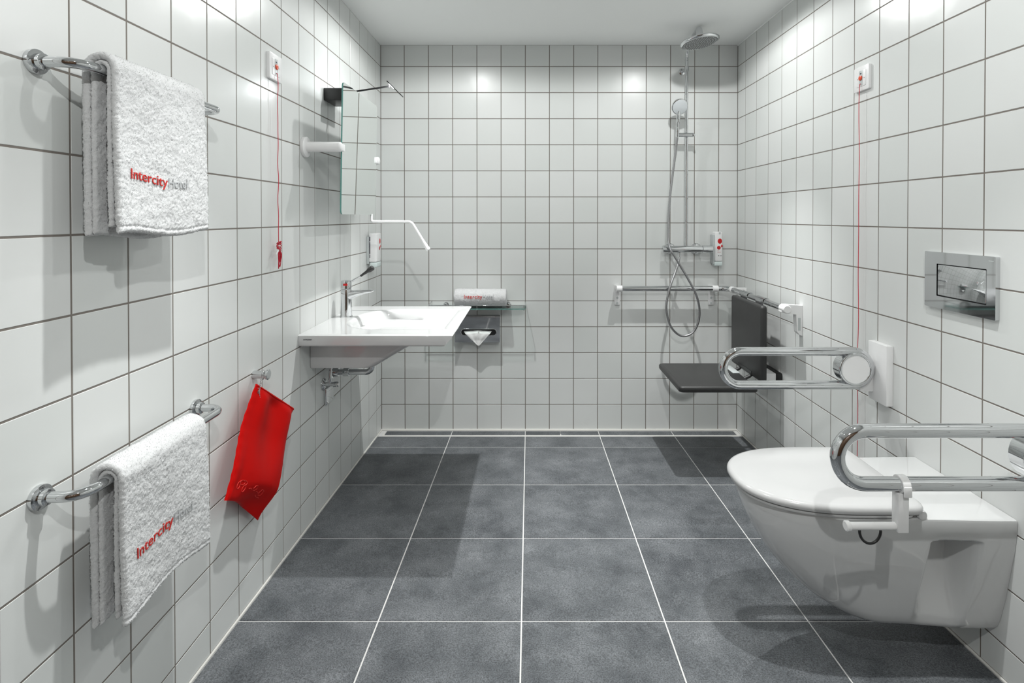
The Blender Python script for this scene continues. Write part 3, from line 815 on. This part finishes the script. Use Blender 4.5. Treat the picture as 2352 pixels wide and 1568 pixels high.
def towel(zbar, y0, y1, zf, zbk, label, tz, ty, seed, text_w, text_h):
    rnd = random.Random(seed)
    bmv, bmf = [], []
    xb = XL + 0.0805
    def ribbon(r_mid, half, zf_, zb_, yo0, yo1, ny, ph, bulge):
        # centre line from the front hem up, over the bar, down the back
        cl = []
        step = 0.0023
        n1 = int((zbar - zf_)/step); n3 = int((zbar - zb_)/step); n2 = max(10, int(PI*r_mid/step))
        for k in range(n1): z = zf_ + (zbar-zf_)*k/n1; cl.append((r_mid, z, 1, 0))
        for k in range(n2+1): a = PI*k/n2; cl.append((r_mid*math.cos(a), zbar + r_mid*math.sin(a), math.cos(a), math.sin(a)))
        for k in range(1, n3+1): z = zbar - (zbar-zb_)*k/n3; cl.append((-r_mid, z, -1, 0))
        n = len(cl); base = len(bmv)
        for j in range(ny+1):
            y = yo0 + (yo1-yo0)*j/ny
            e = min(y-yo0, yo1-y); hs = half*math.sqrt(max(0.06, 1-(1-min(1, e/half))**2))
            row = []
            for side in (1, -1):
                rng = range(n) if side > 0 else range(n-1, -1, -1)
                for i in rng:
                    x, z, nx_, nz_ = cl[i]
                    ee = min(i, n-1-i)*step
                    hh = min(hs, half*math.sqrt(max(0.06, 1-(1-min(1, ee/half))**2)))
                    hang = max(0, (zbar - z))
                    wob = 0.005*bulge*math.sin(y*19+ph+z*4)*min(1, hang/0.12) + 0.012*bulge*hang
                    droop = 0.006*math.sin(y*23+ph)*min(1, hang/0.2)
                    px, pz = xb + x + nx_*hh*side + (wob if nx_ > -.2 else wob*.3), z + nz_*hh*side + droop
                    q = V(px, y, pz)
                    dsp = 0.0011*(rnd.random()-.5) + 0.0011*noise.noise(q*170) + 0.0014*noise.noise(q*48) - (0.0016 if 0.011 < z - zf_ < 0.0155 and nx_ > 0 else 0)
                    row.append((px + nx_*side*dsp + 0.0008*noise.noise(q*300+V(9, 9, 9)), y + 0.0018*noise.noise(q*260+V(3, 0, 5)), pz + nz_*side*dsp + (0.0022*noise.noise(q*240+V(7, 1, 2)) if ee < 0.004 else 0)))
            bmv.extend(row)
        m = 2*n
        for j in range(ny):
            for i in range(m):
                a = base + j*m + i; b = base + j*m + (i+1) % m
                bmf.append((a, b, b+m, a+m))
        for jj, flip in ((0, False), (ny, True)):
            o = base + jj*m
            for i in range(n-1):
                q = (o+i, o+i+1, o+m-2-i, o+m-1-i)
                bmf.append(tuple(reversed(q)) if not flip else q)
    ribbon(0.0285, 0.0072, zf, zbk, y0, y1, 135, seed, 1.0)
    ribbon(0.0158, 0.0050, zf+0.012, zbk+0.004, y0+0.004, y1-0.006, 110, seed+1.0, 0.4)
    t = pyobj('towel', bmv, bmf, 'terry', None, 80); outward(t.data); pile(t, 60000, 0.0017, int(seed))
    tag(t, label, 'towel')
    def surf(u, v_, d):
        y = ty + u; z = tz + v_; hang = zbar - z
        wob = 0.005*math.sin(y*19+seed+z*4)*min(1, hang/0.12) + 0.012*hang
        return (xb + 0.0285 + 0.0072 + wob + 0.0014 + d, y, z + 0.006*math.sin(y*23+seed)*min(1, hang/0.2))
    lettering('Intercity', text_h, text_w, surf, 'red_thread', t, thick=0.0006)
    lettering('Hotel', text_h, text_w*0.52, lambda u, v_, d: surf(u+text_w*1.03, v_, d), 'grey_thread', t, thick=0.0004)
    return t
towel(1.6150, -2.232, -1.952, 1.290, 1.284, 'white embroidered towel over the upper chrome rail', 1.398, -2.199, 2.0, 0.108, 0.0225)
towel(0.8020, -2.222, -1.952, 0.516, 0.513, 'white embroidered towel over the lower chrome rail beside the red bag', 0.630, -2.188, 5.0, 0.108, 0.0225)

# ------------------------------------------------------------------ hook and red bag
hk = thing('towel_hook', 'short round chrome wall hook holding the red bag', 'hook')
bm = bmesh.new(); lathe(bm, (XL+0.0002, -1.512, 0.801), (1, 0, 0), [(0, .0125), (.002, .0135), (.044, .0130), (.0445, .0165), (.050, .0170), (.0515, .015)], 26); obj('peg', bm, 'chrome', hk, 35)
bm = bmesh.new(); lathe(bm, (XL+0.031, -1.512, 0.789), (0, 0, -1), [(0, .0035), (.004, .003)], 10); obj('stud', bm, 'black', hk)

bag = thing('hairdryer_bag', 'red satin drawstring bag hanging by one corner from the chrome hook', 'bag')
A, B, Cc, D = V(0, -1.5750, 0.790), V(0, -1.3090, 0.6140), V(0, -1.778, 0.523), V(0, -1.5480, 0.3330)
def bagp(a, b, side):
    """a along the top edge, b down the length"""
    p = A*(1-a)*(1-b) + B*a*(1-b) + Cc*(1-a)*b + D*a*b
    p = p + V(0, 0, 0.020*math.sin(PI*a)*b**3)                 # bottom hem arches up
    p = p + V(0, 0.012*math.sin(PI*b)*(1-2*a)*-1.0, 0)
    edge = min(a, 1-a, b, 1-b)
    th = 0.0022 + 0.010*math.sqrt(max(0, min(1, edge/0.28)))
    fold = 0.015*math.sin((a*1.15 - b*0.30)*9.0)*math.exp(-2.2*b)*sm(0, .2, a)*sm(0, .10, b) + 0.007*math.sin(a*7+b*3+1)*b*sm(0, .15, edge)
    puck = 0.0009*math.sin(b*62)*math.exp(-a*16)
    curl = -0.034*sm(0.84 - 0.10*a, 1.0, b)*sm(0.08, 0.65, a) + 0.020*sm(0.30, 0.80, b)
    x = XL + 0.042 + (curl + fold + puck) * (1 if side > 0 else 0.8) + side*th
    return (max(x, XL+0.004 + (0.004 if side > 0 else 0)), p.y, p.z)
na, nb = 46, 60
v, f = [], []
for side in (1, -1):
    for j in range(nb+1):
        for i in range(na+1): v.append(bagp(i/na, j/nb, side))
N = (na+1)*(nb+1)
for j in range(nb):
    for i in range(na):
        q = (j*(na+1)+i, j*(na+1)+i+1, (j+1)*(na+1)+i+1, (j+1)*(na+1)+i)
        f.append(tuple(reversed(q))); f.append(tuple(N+k for k in q))
ring = [i for i in range(na+1)] + [j*(na+1)+na for j in range(1, nb+1)] + [nb*(na+1)+i for i in range(na-1, -1, -1)] + [j*(na+1) for j in range(nb-1, 0, -1)]
for k in range(len(ring)):
    a_, b_ = ring[k], ring[(k+1) % len(ring)]; f.append((a_, b_, b_+N, a_+N))
pyobj('cloth', v, f, 'red_satin', bag, 60)
bm = bmesh.new()
def onbag(pts): return [Vector(bagp(a, b, 1)) + V(0.0006, 0, 0) for a, b in pts]
for ca, cb, ra, rb in ((0.145, 0.868, .03, .030), (0.265, 0.885, .026, .032), (0.200, 0.838, .040, .020)):
    tube(bm, onbag([(ca+ra*math.cos(t*PI/8), cb+rb*math.sin(t*PI/8)) for t in range(16)]), 0.0007, 6, True)
tube(bm, onbag([(.13, .842), (.17, .822), (.235, .815), (.285, .832), (.27, .855)]), 0.0007, 6)
for pts in (((.36, .875), (.39, .868), (.42, .872)), ((.44, .862), (.455, .835), (.49, .830), (.51, .85), (.495, .872), (.46, .875)), ((.54, .872), (.57, .868), (.60, .874)),
            ((.62, .870), (.635, .835), (.69, .838), (.70, .872), (.66, .884), (.62, .870)), ((.60, .892), (.66, .898), (.72, .892))):
    tube(bm, onbag(pts), 0.0007, 6)
obj('embroidery', bm, 'red_thread2', bag, 60)
bm = bmesh.new()
hem = onbag([(k/30, 0.015) for k in range(31)]); tube(bm, hem, 0.0013, 8); obj('top_hem', bm, 'red_satin', bag, 60)
bm = bmesh.new(); ey = Vector(bagp(0.055, 0.06, 1)); tube(bm, [ey + V(0.0008, 0.0052*math.cos(t*PI/8), 0.0052*math.sin(t*PI/8)) for t in range(16)], 0.0012, 8, True); obj('eyelet', bm, 'chrome', bag)
bm = bmesh.new()
pth = spline([(XL+0.034, -1.512, 0.8150), (XL+0.040, -1.523, 0.812), (XL+0.044, -1.540, 0.795), ey + V(0.004, 0.001, 0.012), ey + V(0.003, 0, -0.004), ey + V(0.004, 0.003, -0.030)], 6)
for p in pth: bmesh.ops.create_icosphere(bm, subdivisions=1, radius=0.0021, matrix=Matrix.Translation(p))
pth = spline([(XL+0.034, -1.512, 0.8150), (XL+0.034, -1.525, 0.806), (XL+0.040, -1.545, 0.785), ey + V(-0.002, 0.001, 0.010)], 6)
for p in pth[1:]: bmesh.ops.create_icosphere(bm, subdivisions=1, radius=0.0021, matrix=Matrix.Translation(p))
obj('bead_chain', bm, 'chrome', bag, 60)

# ------------------------------------------------------------------ glass shelf, rolled towel, tissue box
sh = thing('glass_shelf', 'clear glass shelf with chrome rail on the back wall', 'shelf')
bm = bmesh.new()
lp = rrect(-0.612, -0.020, -0.132, -0.004, [.002, .002, .022, .022], 5)
t0 = [bm.verts.new((x, y, 0.7805)) for x, y in lp]; t1 = [bm.verts.new((x, y, 0.7745)) for x, y in lp]
bm.faces.new(t0).material_index = 0; bm.faces.new(list(reversed(t1))).material_index = 0
for k in range(len(lp)): bm.faces.new((t0[k], t0[(k+1) % len(lp)], t1[(k+1) % len(lp)], t1[k])).material_index = 1
obj('pane', bm, ['glass', 'shelf_edge'], sh, 20)
bm = bmesh.new(); tube(bm, fillet([(-0.604, -0.001, 0.803), (-0.604, -0.126, 0.7975), (-0.024, -0.126, 0.7975), (-0.024, -0.001, 0.803)], 0.014, 6), 0.0024, 10); obj('rail', bm, 'chrome', sh, 50)
for x in (-0.597, -0.313, -0.031):
    bm = bmesh.new(); lathe(bm, (x, -0.1255, 0.7695), (0, 0, 1), [(0, .0045), (.0025, .0045), (.003, .0025), (.030, .0025)], 12); obj('rail_post', bm, 'chrome', sh)
for x in (-0.516, -0.128):
    bm = bmesh.new(); lathe(bm, (x, -0.0005, 0.7835), (0, -1, 0), [(0, .016), (.004, .016), (.006, .011), (.028, .011), (.033, .008)], 18); obj('wall_clamp', bm, 'chrome', sh, 35)

RX0, RX1, RY, RZ, RR = -0.452, -0.138, -0.068, 0.8385, 0.0545
v, f = [], []
nxr, nar = 110, 96
for i in range(nxr+1):
    x = RX0 + (RX1-RX0)*i/nxr; e = min(x-RX0, RX1-x)
    sc_ = 0.90 + 0.10*math.sqrt(max(0, 1-(1-min(1, e/0.012))**2))
    for k in range(nar):
        a = 2*PI*k/nar
        r = RR*sc_*(1 + 0.02*math.cos(2*a) + 0.012*math.sin(3*a+x*8))
        q = V(x, RY + r*math.cos(a), RZ + r*math.sin(a)*0.97)
        q += V(0, math.cos(a), math.sin(a))*(0.0011*(random.random()-.5) + 0.0011*noise.noise(q*170) + 0.0016*noise.noise(q*44))
        q.x += 0.0015*noise.noise(q*260); q.z = max(q.z, 0.7842)
        v.append(q)
for i in range(nxr):
    for k in range(nar): a_ = i*nar+k; b_ = i*nar+(k+1) % nar; f.append((a_, b_, b_+nar, a_+nar))
for i, s in ((0, 1), (nxr, -1)):      # spiral end faces: concentric layers stepping in and out
    prev = [i*nar+k for k in range(nar)]
    for t in range(1, 11):
        rr = RR*0.9*(1-t/10.6); cur = []
        for k in range(nar):
            a = 2*PI*k/nar; r2 = rr - RR*0.08*k/nar
            cur.append(len(v)); v.append((v[i*nar][0] + s*(0.003 if t % 2 else -0.002) + 0.001*noise.noise(V(t, k*.7, i)), RY + max(.001, r2)*math.cos(a), RZ + max(.001, r2)*math.sin(a)))
        for k in range(nar): q = (prev[k], cur[k], cur[(k+1) % nar], prev[(k+1) % nar]); f.append(q if s > 0 else tuple(reversed(q)))
        prev = cur
    f.append(tuple(prev))
roll = pyobj('rolled_towel', v, f, 'terry', None, 80); outward(roll.data); pile(roll, 20000, 0.0017, 9); tag(roll, 'rolled white towel lying on the glass shelf', 'towel')
def rsurf(u, v_, d):
    a = PI + (0.10 - v_/RR) ; a = PI - 0.02 - v_/RR
    return (-0.389+u, RY + (RR*1.02+0.0036+d)*math.cos(a), RZ + (RR*0.99+0.0036+d)*math.sin(a))
lettering('Intercity', 0.023, 0.108, rsurf, 'red_thread', roll, thick=0.0006)
lettering('Hotel', 0.023, 0.064, lambda u, v_, d: rsurf(u+0.111, v_, d), 'grey_thread', roll, thick=0.0012)

tb = thing('tissue_dispenser', 'polished chrome tissue box on the back wall below the glass shelf', 'tissue box')
x0, x1, z0, z1 = -0.4530, -0.1800, 0.5620, 0.7185
bm = bmesh.new()
oo = rrect(x0, x1, z0, z1, 0.002, 2); ii = stadium(-0.308, 0.6235, 0.106, 0.0185, 9)
vo, vi = holed(bm, oo, ii, Pback, 0.060)
for vs, pts, d in ((vo, oo, 0.0005), (vi, ii, 0.054)):
    b2 = [bm.verts.new(Pback(u, v_, d)) for u, v_ in pts]
    for k in range(len(b2)): bm.faces.new((vs[k], vs[(k+1) % len(b2)], b2[(k+1) % len(b2)], b2[k]))
obj('case', bm, 'chrome', tb, 25)
bm = bmesh.new(); tube(bm, [Pback(u, v_, 0.0605) for u, v_ in stadium(-0.308, 0.6235, 0.108, 0.0200, 9)], 0.0022, 8, True); obj('slot_rim', bm, 'chrome', tb, 60)
boxo('slot_shade_box', (-0.43, -0.052, 0.595), (-0.19, -0.010, 0.652), 'black', tb)  # black box stands in for the shade inside the slot
boxo('top_edge', (x0, -0.062, z1-0.006), (x1, -0.002, z1+0.0006), 'brushed', tb, 0.0008)
# tissue pulled through the slot
v, f = [], []
nu, nv = 26, 22
for j in range(nv+1):
    t = j/nv
    for i in range(nu+1):
        s = i/nu*2-1
        hw = 0.083*(1-t) + 0.004
        wv = 0.5+0.5*math.cos(s*9+t*3); yy = -0.050 - 0.0165*min(1, t/0.14)
        v.append((-0.315 + s*hw + 0.006*t, yy - 0.004*math.sin(PI*min(1, t*1.6)) - 0.005*wv*(1-t), 0.634 - 0.092*t - 0.006*abs(s)*(1-t)))
for j in range(nv):
    for i in range(nu): a_ = j*(nu+1)+i; f.append((a_, a_+1, a_+nu+2, a_+nu+1))
me = bpy.data.meshes.new('paper_tissue'); me.from_pydata(v, [], f); me.update()
ti = link('paper_tissue', me, 'tissue', None, 60); md = ti.modifiers.new('thickness', 'SOLIDIFY'); md.thickness = 0.0008
tag(ti, 'white paper tissue hanging in a point from the chrome box', 'tissue')

# ------------------------------------------------------------------ soap dispensers
def cherry(P, parent, u, v_, d):
    for du, dv, ru, rv in ((0.004, 0.030, .0135, .0165), (-0.002, -0.010, .0118, .0118), (0.0165, 0.0, .0055, .0085)):
        bm = bmesh.new(); rings = []
        for k in range(5):
            a = PI/2*k/4; s = math.cos(a)
            rings.append([P(u+du+ru*max(s, .05)*math.cos(t*PI/12), v_+dv+rv*max(s, .05)*math.sin(t*PI/12), d+0.0016*math.sin(a)) for t in range(24)])
        loft(bm, rings); obj('red_fruit_print', bm, 'red_print', parent, 50)

ds = thing('soap_dispenser', 'white soap dispenser with red fruit print on the back wall beside the shower mixer', 'soap dispenser', 'wall soap dispensers')
boxo('wall_holder', (1.1245, -0.055, 1.040), (1.1345, -0.0005, 1.218), 'plastic_grey', ds, 0.002)
bm = bmesh.new(); box(bm, (1.1345, -0.060, 1.056), (1.181, -0.0005, 1.2365), 0.008, 3); bt = obj('bottle', bm, 'plastic', ds)
bm = bmesh.new(); box(bm, (1.133, -0.060, 1.028), (1.1815, -0.0005, 1.0545), 0.006, 3); obj('push_button', bm, 'translucent', ds)
Pd = lambda u, v_, d: (u, -0.0598-d, v_)
cherry(Pd, bt, 1.1592, 1.150, 0.0)
bm = bmesh.new()
for pts in (((0, 0), (.004, .008), (.006, 0), (.002, .003)), ((.009, -.003), (.010, .004), (.013, .003), (.010, .001)), ((.015, .006), (.016, .001), (.019, .002), (.022, .004)), ((-.001, .012), (.004, .0125), (.009, .012))):
    tube(bm, [Pd(1.149+u, 1.110+v_, 0.0003) for u, v_ in pts], 0.0006, 5)
obj('script_print', bm, 'red_thread', bt, 60)
for x in (1.1565, 1.170): boxo('print_mark', (x-0.0022, -0.0606, 1.088), (x+0.0022, -0.0598, 1.094), 'dark_print', bt)
boxo('hook_slot', (1.157, -0.0608, 1.222), (1.1675, -0.0598, 1.2345), 'plastic_grey', bt)

d2 = thing('soap_dispenser', 'white soap dispenser with red fruit print on the left wall behind the tap', 'soap dispenser', 'wall soap dispensers')
boxo('wall_holder', (XL+0.0005, -0.300, 1.062), (XL+0.016, -0.205, 1.215), 'plastic_grey', d2, 0.002)
bm = bmesh.new(); box(bm, (XL+0.016, -0.300, 1.072), (-0.8615, -0.205, 1.2340), 0.005, 3); b2_ = obj('bottle', bm, 'plastic', d2)
bm = bmesh.new(); box(bm, (XL+0.020, -0.300, 1.042), (-0.8615, -0.205, 1.0705), 0.005, 3); obj('push_button', bm, 'translucent', d2)
Pd2 = lambda u, v_, d: (-0.8618+d, u, v_)
cherry(Pd2, b2_, -0.236, 1.158, 0.0)
for a, b in ((1.190, 1.2155), (1.182, 1.187), (1.118, 1.180), (1.109, 1.114), (1.098, 1.105)):
    boxo('side_print', (-0.9020, -0.3006, a), (-0.8970, -0.2998, b), 'dark_print', b2_)

# ------------------------------------------------------------------ shower column
RX, RYY = 0.957, -0.062
so = thing('shower_column', 'chrome shower column with round overhead rain shower on the back wall', 'shower')
tube_o('riser', [(RX, RYY, 1.145), (RX, RYY, 2.285)], 0.0098, 'chrome', so, 18)
bm = bmesh.new(); tube(bm, spline([(RX, RYY, 2.272), (RX, RYY-0.01, 2.315), (0.954, RYY-0.06, 2.352), (0.948, -0.20, 2.366), (0.941, -0.30, 2.369), (0.938, -0.345, 2.366), (0.937, -0.363, 2.345), (0.937, -0.366, 2.318)], 6),
    [.0098]*13 + [.0105]*6 + [.0125]*6 + [.015]*6 + [.017]*6 + [.018]*6, 18); obj('arm', bm, 'chrome', so, 60)
bm = bmesh.new(); tube(bm, [(RX, RYY, 2.212), (RX, RYY, 2.240)], .0135, 18); tube(bm, [(RX, RYY, 2.226), (RX-0.010, -0.002, 2.226)], .009, 14); lathe(bm, (RX-0.010, -0.0005, 2.226), (0, -1, 0), [(0, .021), (.004, .021), (.006, .017)], 22); obj('wall_bracket', bm, 'chrome', so, 40)
hc2 = V(0.937, -0.366, 2.287); hax = V(0.13, -0.05, -0.99).normalized()
hd_ = lathe_o('shower_head', hc2 - hax*0.036, hax, [(0, .017), (.010, .020), (.016, .045), (.020, .088), (.025, .1015), (.031, .1055), (.038, .1035), (.042, .098), (.0425, .094), (.0405, .092)], 'chrome', so, 44, 40)
fu, fv = frame(hax)
bm = bmesh.new(); fc = hc2 + hax*0.0066
lathe(bm, fc - hax*0.002, hax, [(0, .0918), (.0015, .0918)], 44); obj('spray_face', bm, 'spray_dark', hd_, 30)
bm = bmesh.new()
for ring, cnt in ((.014, 6), (.028, 12), (.042, 18), (.056, 24), (.070, 30), (.084, 36)):
    for k in range(cnt):
        a = 2*PI*k/cnt; lathe(bm, fc - hax*0.0005 + fu*ring*math.cos(a) + fv*ring*math.sin(a), hax, [(0, .0026), (.0022, .0018)], 6)
nz_ = obj('nozzles', bm, 'spray', hd_, 40); nz_['kind'] = 'stuff'
# mixer
mx_ = bmesh.new(); lathe(mx_, (0.853, -0.070, 1.1317), (1, 0, 0), [(0, .020), (.002, .0215), (.196, .0215), (.198, .020)], 28); mixer = obj('mixer_bar', mx_, 'chrome', so, 35)
for xa, dr_ in ((0.8525, -1), (1.0515, 1)):
    bm = bmesh.new(); L_ = 0.041 if dr_ < 0 else 0.063
    lathe(bm, (xa, -0.070, 1.1317), (dr_, 0, 0), [(0, .0205), (.0015, .0228), (L_-.003, .0228), (L_, .0205)], 28); obj('control_knob', bm, 'chrome', mixer, 35)
for x in (0.873, 1.036):
    bm = bmesh.new(); lathe(bm, (x, -0.0005, 1.131), (0, -1, 0), [(0, .034), (.004, .034), (.010, .028), (.012, .016), (.05, .016)], 28); obj('rosette', bm, 'chrome', so, 35)
bm = bmesh.new(); lathe(bm, (0.9124, -0.070, 1.1115), (0, 0, -1), [(0, .009), (.010, .009), (.011, .0075), (.030, .0068)], 16); obj('hose_outlet', bm, 'chrome', so)
bm = bmesh.new(); lathe(bm, (0.886, -0.082, 1.823), (1, 0, 0), [(0, .011), (.0015, .0125), (.108, .0125), (.1095, .011)], 22); sl = obj('slider', bm, 'chrome', so, 35)
lathe_o('slider_knob', (0.992, -0.094, 1.820), (0, -1, 0), [(0, .008), (.008, .008), (.009, .006)], 'chrome', sl, 16)
# hand shower
hs = thing('hand_shower', 'round chrome hand shower with looping metal hose on the shower column', 'hand shower')
hc3 = V(0.8985, -0.1180, 1.9860); hx3 = V(0.02, -0.90, -0.43).normalized()
hh_ = lathe_o('spray_head', hc3 - hx3*0.020, hx3, [(0, .014), (.004, .035), (.009, .0455), (.020, .0485), (.028, .0475), (.0295, .045)], 'chrome', hs, 36, 40)
lathe_o('spray_face', hc3 + hx3*0.0088, hx3, [(0, .0435), (.0012, .0435), (.0018, .042)], 'spray', hh_, 36)
bm = bmesh.new(); tube(bm, spline([(0.8900, -0.1050, 1.806), (0.8905, -0.1055, 1.84), (0.893, -0.1065, 1.90), (0.8955, -0.107, 1.945), (0.8975, -0.1040, 1.978)], 6), [.0085]*6 + [.0105]*7 + [.0115]*6 + [.012]*6, 16); obj('handle', bm, 'chrome', hs, 60)
hose = [(0.8895, -0.104, 1.803), (0.8870, -0.101, 1.778), (0.8814, -0.095, 1.7164), (0.866, -0.09, 1.586), (0.8531, -0.09, 1.4806), (0.8455, -0.092, 1.3751), (0.8391, -0.098, 1.2697), (0.838, -0.106, 1.1782), (0.8485, -0.12, 1.127),
        (0.868, -0.125, 1.0934), (0.9032, -0.13, 1.034), (0.9461, -0.135, 0.9591), (0.9889, -0.14, 0.8767), (1.0125, -0.14, 0.791), (1.0101, -0.14, 0.7131), (0.9818, -0.14, 0.6482), (0.9352, -0.14, 0.6196),
        (0.8885, -0.14, 0.6274), (0.8442, -0.14, 0.6742), (0.822, -0.135, 0.746), (0.8206, -0.13, 0.8154), (0.8464, -0.12, 0.9182), (0.8805, -0.1, 0.9944), (0.9044, -0.08, 1.0484), (0.9124, -0.07, 1.0830)]
hp = spline(hose, 12); bm = bmesh.new(); tube(bm, hp, [0.0069 if k % 2 else 0.0062 for k in range(len(hp))], 12); obj('hose', bm, 'brushed', hs, 80)

# ------------------------------------------------------------------ L-shaped grab rail around the shower corner
gr = thing('shower_grab_rail', 'L-shaped chrome grab rail on white brackets around the shower corner', 'grab rail')
tube_o('rail', fillet([(0.550, -0.080, 0.893), (1.2120, -0.080, 0.893), (1.2120, -0.800, 0.893)], 0.055, 12), 0.0160, 'chrome', gr, 22)
def bracket(P, u, w_, zb):
    """saddle around the rail, web to the wall and a long narrow wall plate; P(u along the wall, z, depth off the wall)"""
    bm = bmesh.new()
    def bx_(u0, u1, z0, z1, d0, d1, b): box(bm, P(u0, z0, d0), P(u1, z1, d1), b)
    bx_(u-w_, u+w_, zb, 0.906, 0.0005, 0.012, 0.002)
    bx_(u-w_*.8, u+w_*.8, 0.878, 0.9065, 0.010, 0.070, 0.002)
    a = Vector(P(u-w_, 0.893, 0.081)); b = Vector(P(u+w_, 0.893, 0.081)); lathe(bm, a, b-a, [(0, .0185), (.001, .0195), (2*w_-.001, .0195), (2*w_, .0185)], 24)
    br = obj('bracket', bm, 'plastic', gr, 35)
    for zz in (zb+0.012, zb+0.045):
        bm = bmesh.new(); lathe(bm, P(u, zz, 0.012), Vector(P(u, zz, 0.02))-Vector(P(u, zz, 0.012)), [(0, .007), (.001, .0065)], 16); obj('screw_cap', bm, 'plastic_grey', br)
Pb_ = lambda u, z, d: (u, -d, z); Pr_ = lambda u, z, d: (XR-d, u, z)
bracket(Pb_, 0.546, 0.017, 0.782); bracket(Pb_, 1.128, 0.017, 0.782); bracket(Pr_, -0.135, 0.014, 0.80)
bm = bmesh.new()   # large end bracket: side plate from the rail to the wall
prof = [(XR-0.100, 0.878), (XR-0.098, 0.906), (XR-0.085, 0.913), (XR-0.0005, 0.908), (XR-0.0005, 0.765), (XR-0.012, 0.768), (XR-0.027, 0.784), (XR-0.031, 0.866), (XR-0.085, 0.871)]
loft(bm, [[(x, y, z) for x, z in prof] for y in (-0.752, -0.7825)]); eb = obj('end_bracket', bm, 'plastic', gr, 30)
lathe_o('end_cap', (1.2120, -0.752, 0.893), (0, -1, 0), [(0, .0195), (.046, .0195), (.050, .0165)], 'plastic', eb, 24, 35)
boxo('bracket_slot', (XR-0.022, -0.7832, 0.790), (XR-0.010, -0.7822, 0.850), 'plastic_grey', eb)

# ------------------------------------------------------------------ hang-in shower seat
st = thing('hanging_shower_chair', 'black hang-in shower seat with backrest hooked over the chrome grab rail', 'shower seat')
bm = bmesh.new()
lp = lambda e: rrect(0.7480+e, 1.140-e, -0.656+e, -0.226-e, [.012, .020, .020, .012], 5)
loft(bm, [[(x, y, z) for x, y in lp(e)] for z, e in ((0.4505, .010), (0.4530, .003), (0.459, 0), (0.474, 0), (0.480, .003), (0.4825, .010))])
obj('seat', bm, 'seat', st, 45)
bm = bmesh.new()
lp2 = lambda e: rrect(-0.632+e, -0.240-e, 0.4950+e, 0.8800-e, 0.014, 5)
loft(bm, [[(x, y, z) for y, z in lp2(e)] for x, e in ((1.163, .010), (1.1655, .003), (1.171, 0), (1.188, 0), (1.1935, .003), (1.196, .010))])
bk = obj('backrest', bm, 'seat', st, 45)
for y in (-0.34, -0.535):
    bm = bmesh.new(); arc = [(1.196, 0.86), (1.1965, 0.893)] + [(1.212 - 0.0178*math.cos(PI*k/8), 0.893 + 0.0178*math.sin(PI*k/8)) for k in range(9)] + [(1.2298, 0.878)]
    out = [(x + (0.003 if x > 1.212 else -0.0006), z + (0.003 if z > 0.90 else 0)) for x, z in arc]
    loft(bm, [[(x, yy, z) for x, z in arc] + [(x, yy, z) for x, z in reversed(out)] for yy in (y-0.045, y+0.045)]); obj('hook', bm, 'chrome', st, 40)
for y in (-0.36, -0.50):
    bm = bmesh.new(); tube(bm, [(1.118, y, 0.468), (1.162, y, 0.4885), (1.185, y, 0.51)], [.009, .009, .008], 10); obj('hinge_arm', bm, 'seat', st)
boxo('hinge_slot', (1.1615, -0.52, 0.5045), (1.1638, -0.35, 0.5205), 'black', bk)
bm = bmesh.new(); box(bm, (1.10, -0.435, 0.4826), (1.139, -0.295, 0.4866), 0.001); obj('pivot_cover', bm, 'plastic_grey', st)
boxo('support_block', (1.1965, -0.585, 0.470), (1.262, -0.285, 0.527), 'plastic', st, 0.003)
boxo('wall_pad', (1.262, -0.592, 0.466), (XR-0.0005, -0.280, 0.530), 'black', st, 0.006)
